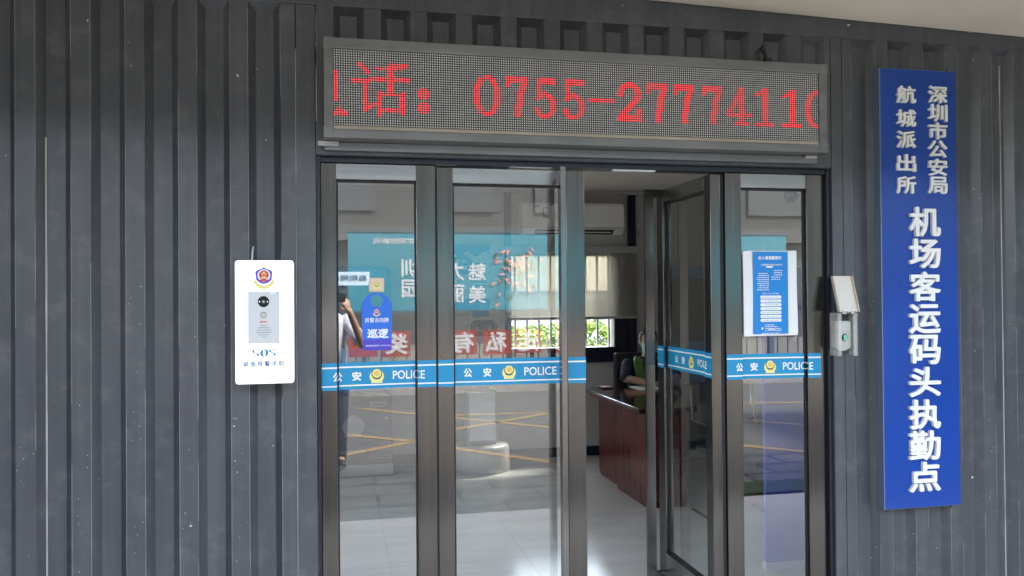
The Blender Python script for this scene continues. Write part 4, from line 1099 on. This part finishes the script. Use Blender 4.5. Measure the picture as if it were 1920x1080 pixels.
for s in (-1, 1): g.ball(HC+rot @ Vector((s*.030, -.083, .004)), (.013, .008, .007), EYEW, 8, 12); g.ball(HC+rot @ Vector((s*.030, -.090, .004)), (.0055, .004, .0058), BLACK, 8, 10)
obj('eyes', g, of, True)
g = G(); nx = 12; vs = []; fs = []
for k in range(nx+1):
    for j in range(7):
        u = -1+2*k/nx; v = j/6; t = u*1.25
        rr = 1.06+.05*math.sin(v*math.pi)
        z = -.016-.088*v
        fxz = 1-.25*max(0, -z/.118)**1.4
        vs.append(HC+rot @ Vector((.078*fxz*rr*math.sin(t), -(.112-.028*abs(v-.4))*rr*math.cos(t), z)))
for k in range(nx):
    for j in range(6): a = k*7+j; fs.append((a, a+1, a+8, a+7))
g.add(vs, fs, MASKM)
for s in (-1, 1): g.tube([HC+rot @ Vector((s*.072, -.035, -.02)), HC+rot @ Vector((s*.085, .0, .005)), HC+rot @ Vector((s*.085, .018, .0))], .002, WHITE, 6)
obj('face_mask', g, of, True)
g = G()
g.loft([((2.8, 3.64, .46), .17, .125), ((2.8, 3.64, .60), .165, .12), ((2.8, 3.63, .78), .18, .125), ((2.8, 3.62, .885), .185, .115), ((2.8, 3.61, .945), .135, .09), ((2.8, 3.595, .985), .07, .068)], UNIFORM)
for A in (RA, LA):
    sh, elb = Vector(A[0]), Vector(A[1]); g.limb([sh, sh.lerp(elb, .55), sh.lerp(elb, .88)], [.068, .062, .060], UNIFORM)
obj('uniform_shirt', fuse(g, .008, 3), of, True)
g = G()
for s in (-1, 1): g.limb([(2.8+s*.09, 3.62, .52), (2.8+s*.11, 3.30, .53), (2.8+s*.11, 3.28, .1)], [.1, .075, .06], UNIFORM)
obj('trousers', fuse(g, .01, 2), of, True)
for s in (-1, 1):
    g = G(); g.limb([(2.8+s*.11, 3.29, .045), (2.8+s*.11, 3.12, .035)], [.045, .036], BLACK); obj('shoe', fuse(g, .008), of, True)
g = G()   # hi-vis vest: two front bands from the shoulders
for s in (-1, 1):
    pts = [(2.8+s*.075, 3.60, .985), (2.8+s*.115, 3.53, .955), (2.8+s*.12, 3.492, .89), (2.8+s*.105, 3.485, .78), (2.8+s*.10, 3.50, .62)]
    vs = []; wd = .038
    for p in pts: vs += [(p[0]-wd, p[1]-.012, p[2]), (p[0]+wd, p[1]-.012, p[2]-.005), (p[0]+wd, p[1]+.03, p[2]), (p[0]-wd, p[1]+.03, p[2])]
    fs = []
    for i in range(len(pts)-1):
        for k in range(4): fs.append((4*i+k, 4*i+(k+1) % 4, 4*i+4+(k+1) % 4, 4*i+4+k))
    g.add(vs, fs, HIVIS)
obj('hi_vis_vest', g, of)
g = G(); c = Vector((2.578, 3.545, .865))
g.ball((0, 0, 0), (.001, .001, .001), FLAGRED, 2, 3); g = G()
n_ = Vector((-.55, -.80, .2)).normalized(); u_ = Vector((.8, -.55, 0)).normalized(); v_ = n_.cross(u_) * -1
v_ = v_ if v_.z > 0 else -v_
def pq(a, b, d_): return c+u_*a+v_*b+n_*d_
g.add([pq(-.03, -.02, .004), pq(.03, -.02, .004), pq(.03, .02, .004), pq(-.03, .02, .004), pq(-.03, -.02, -.02), pq(.03, -.02, -.02), pq(.03, .02, -.02), pq(-.03, .02, -.02)],
      [(0, 1, 2, 3), (7, 6, 5, 4), (0, 4, 5, 1), (1, 5, 6, 2), (2, 6, 7, 3), (3, 7, 4, 0)], FLAGRED)
st = []
for k in range(10): a = R(90+36*k); q = .009 if k % 2 == 0 else .004; st.append(pq(-.014+q*math.cos(a), .006+q*math.sin(a), .005))
g.add(st, [list(range(10))], GOLD2); obj('flag_patch', g, of)

# photographer (seen in the glass): holds the phone the picture is taken with
ph = thing('person', 'standing photographer in a grey-blue shirt holding up a phone', 'person', (-.07, -4.05, 0))
HC = Vector((-.10, -4.0, 1.585))
ry = Matrix.Rotation(math.pi, 3, 'Z')
g = G(); g.ball(HC, (.078, .098, .118), SKIN, 26, 32, headfn, ry)
for s in (-1, 1): g.ball(HC+Vector((s*.078, -.01, -.005)), (.012, .022, .032), SKIN, 8, 10)
g.limb([(-.09, -4.04, 1.38), (-.10, -4.02, 1.50)], [.058, .054], SKIN)
g.loft([((-.07, -4.06, .84), .15, .105), ((-.07, -4.06, 1.0), .14, .10), ((-.08, -4.05, 1.2), .165, .11), ((-.08, -4.05, 1.32), .17, .10), ((-.09, -4.05, 1.39), .11, .075), ((-.09, -4.045, 1.42), .06, .055)], SKIN)
RA = [(.10, -4.04, 1.33), (.235, -3.86, 1.12), (.115, -3.70, 1.42)]; LA = [(-.27, -4.04, 1.33), (-.36, -3.86, 1.12), (-.10, -3.69, 1.44)]
for A in (RA, LA): g.limb(A, [.052, .041, .028], SKIN)
hand(g, RA[2], (-.35, .25, .9), (.7, .6, 0), SKIN, .75); hand(g, LA[2], (.3, .25, .9), (-.7, .6, 0), SKIN, .75)
for s in (-1, 1): g.limb([(-.07+s*.09, -4.06, .86), (-.07+s*.10, -4.04, .48), (-.07+s*.10, -4.06, .09), (-.07+s*.11, -3.95, .045)], [.085, .056, .040, .032], SKIN)
obj('body', fuse(g, .008), ph, True)
g = G(); hair(g, HC+Vector((0, -.008, .012)), (.082, .100, .116), HAIR, ry); obj('hair', fuse(g, .007, 2), ph, True)
g = G()
g.loft([((-.07, -4.06, .78), .175, .125), ((-.07, -4.06, 1.0), .165, .12), ((-.08, -4.05, 1.2), .18, .125), ((-.08, -4.05, 1.325), .185, .115), ((-.09, -4.05, 1.395), .125, .09), ((-.09, -4.045, 1.43), .07, .068)], SHIRT)
for A in (RA, LA):
    a, b = Vector(A[0]), Vector(A[1]); g.limb([a, a.lerp(b, .5), a.lerp(b, .78)], [.068, .066, .066], SHIRT)
obj('shirt', fuse(g, .009, 3), ph, True)
g = G(); g.loft([((-.07, -4.06, .76), .165, .118), ((-.07, -4.06, .86), .165, .118), ((-.07, -4.06, .93), .155, .112)], TROUS)
for s in (-1, 1): g.limb([(-.07+s*.085, -4.06, .80), (-.07+s*.10, -4.04, .48), (-.07+s*.10, -4.06, .08)], [.1, .075, .058], TROUS)
obj('trousers', fuse(g, .01, 2), ph, True)
for s in (-1, 1):
    g = G(); g.limb([(-.07+s*.10, -4.08, .045), (-.07+s*.115, -3.9, .036)], [.046, .038], BLACK); obj('shoe', fuse(g, .008), ph, True)
pm = thing('smartphone', 'black phone held up by the photographer', 'phone', (.02, -3.60, 1.5))
def phx(p): return CAM+_rr*p.x+_uu*p.z-_f*(.012-p.y)
g = G(); g.rrect(-.085, .075, -.045, .033, .01, 0, BLACK, .0085) ; g.xform(lambda p: phx(Vector((p.x, -p.y, p.z)))); obj('phone_case', g, pm)
g = G()
for z in (.004,): g.disc(-.002, z, .0075, -.0005, BLACKG, n=16)
g.xform(lambda p: phx(Vector((p.x+.012*0-.028, .0012, p.z-.016)))); obj('camera_lens', g, pm)

# ------------------------------------------------------------------ outside the rear window
hd2 = thing('hedge', 'bright yellow-green clipped hedge outside the rear window', 'hedge', (2.8, 6.6, 0))
g = G()
for k in range(9000):
    x = random.uniform(1.2, 4.6); y = random.uniform(6.2, 7.0); top = 1.15+.10*mnoise.noise(Vector((x*2.1, y, 3)))+.06*mnoise.noise(Vector((x*7, y*3, 1)))
    z = random.uniform(.3, top) if random.random() < .6 else top-abs(random.gauss(0, .06))
    s = random.uniform(.022, .05); a = random.uniform(0, 6.28); b = random.uniform(-1, 1)
    d = Vector((math.cos(a), math.sin(a)*.6, b)).normalized(); q = d.cross(Vector((random.uniform(-1, 1), random.uniform(-1, 1), 1))).normalized()
    p = Vector((x, y, z)); g.add([p+d*s, p+q*s*.5, p-d*s, p-q*s*.5], [(0, 1, 2, 3)], LEAF1 if random.random() < .62 else LEAF2)
obj('leaves', g, hd2)
for k in range(12):
    x = 1.35+k*.28; g = G(); g.tube([(x, 6.6, -.05), (x+.02, 6.62, .5), (x-.03, 6.6, .95)], [.018, .012, .006], WOODD, 6); obj('stem', g, hd2)
rbld = thing('rear_building', 'pale building across the yard behind the hedge', 'building', (10, 24, 0))
g = G(); g.box(-6, 26, 24, 30, -.05, 1.62, OUTW); obj('wall', g, rbld)
g = G(); g.box(-6.2, 26.2, 23.8, 30.2, 1.622, 1.70, GREYB2); obj('roof', g, rbld)
for k in range(6):
    x = -3+k*3.6; g = G(); g.box(x, x+1.4, 23.96, 23.998, .7, 1.4, WINDOWD); obj('window', g, rbld)
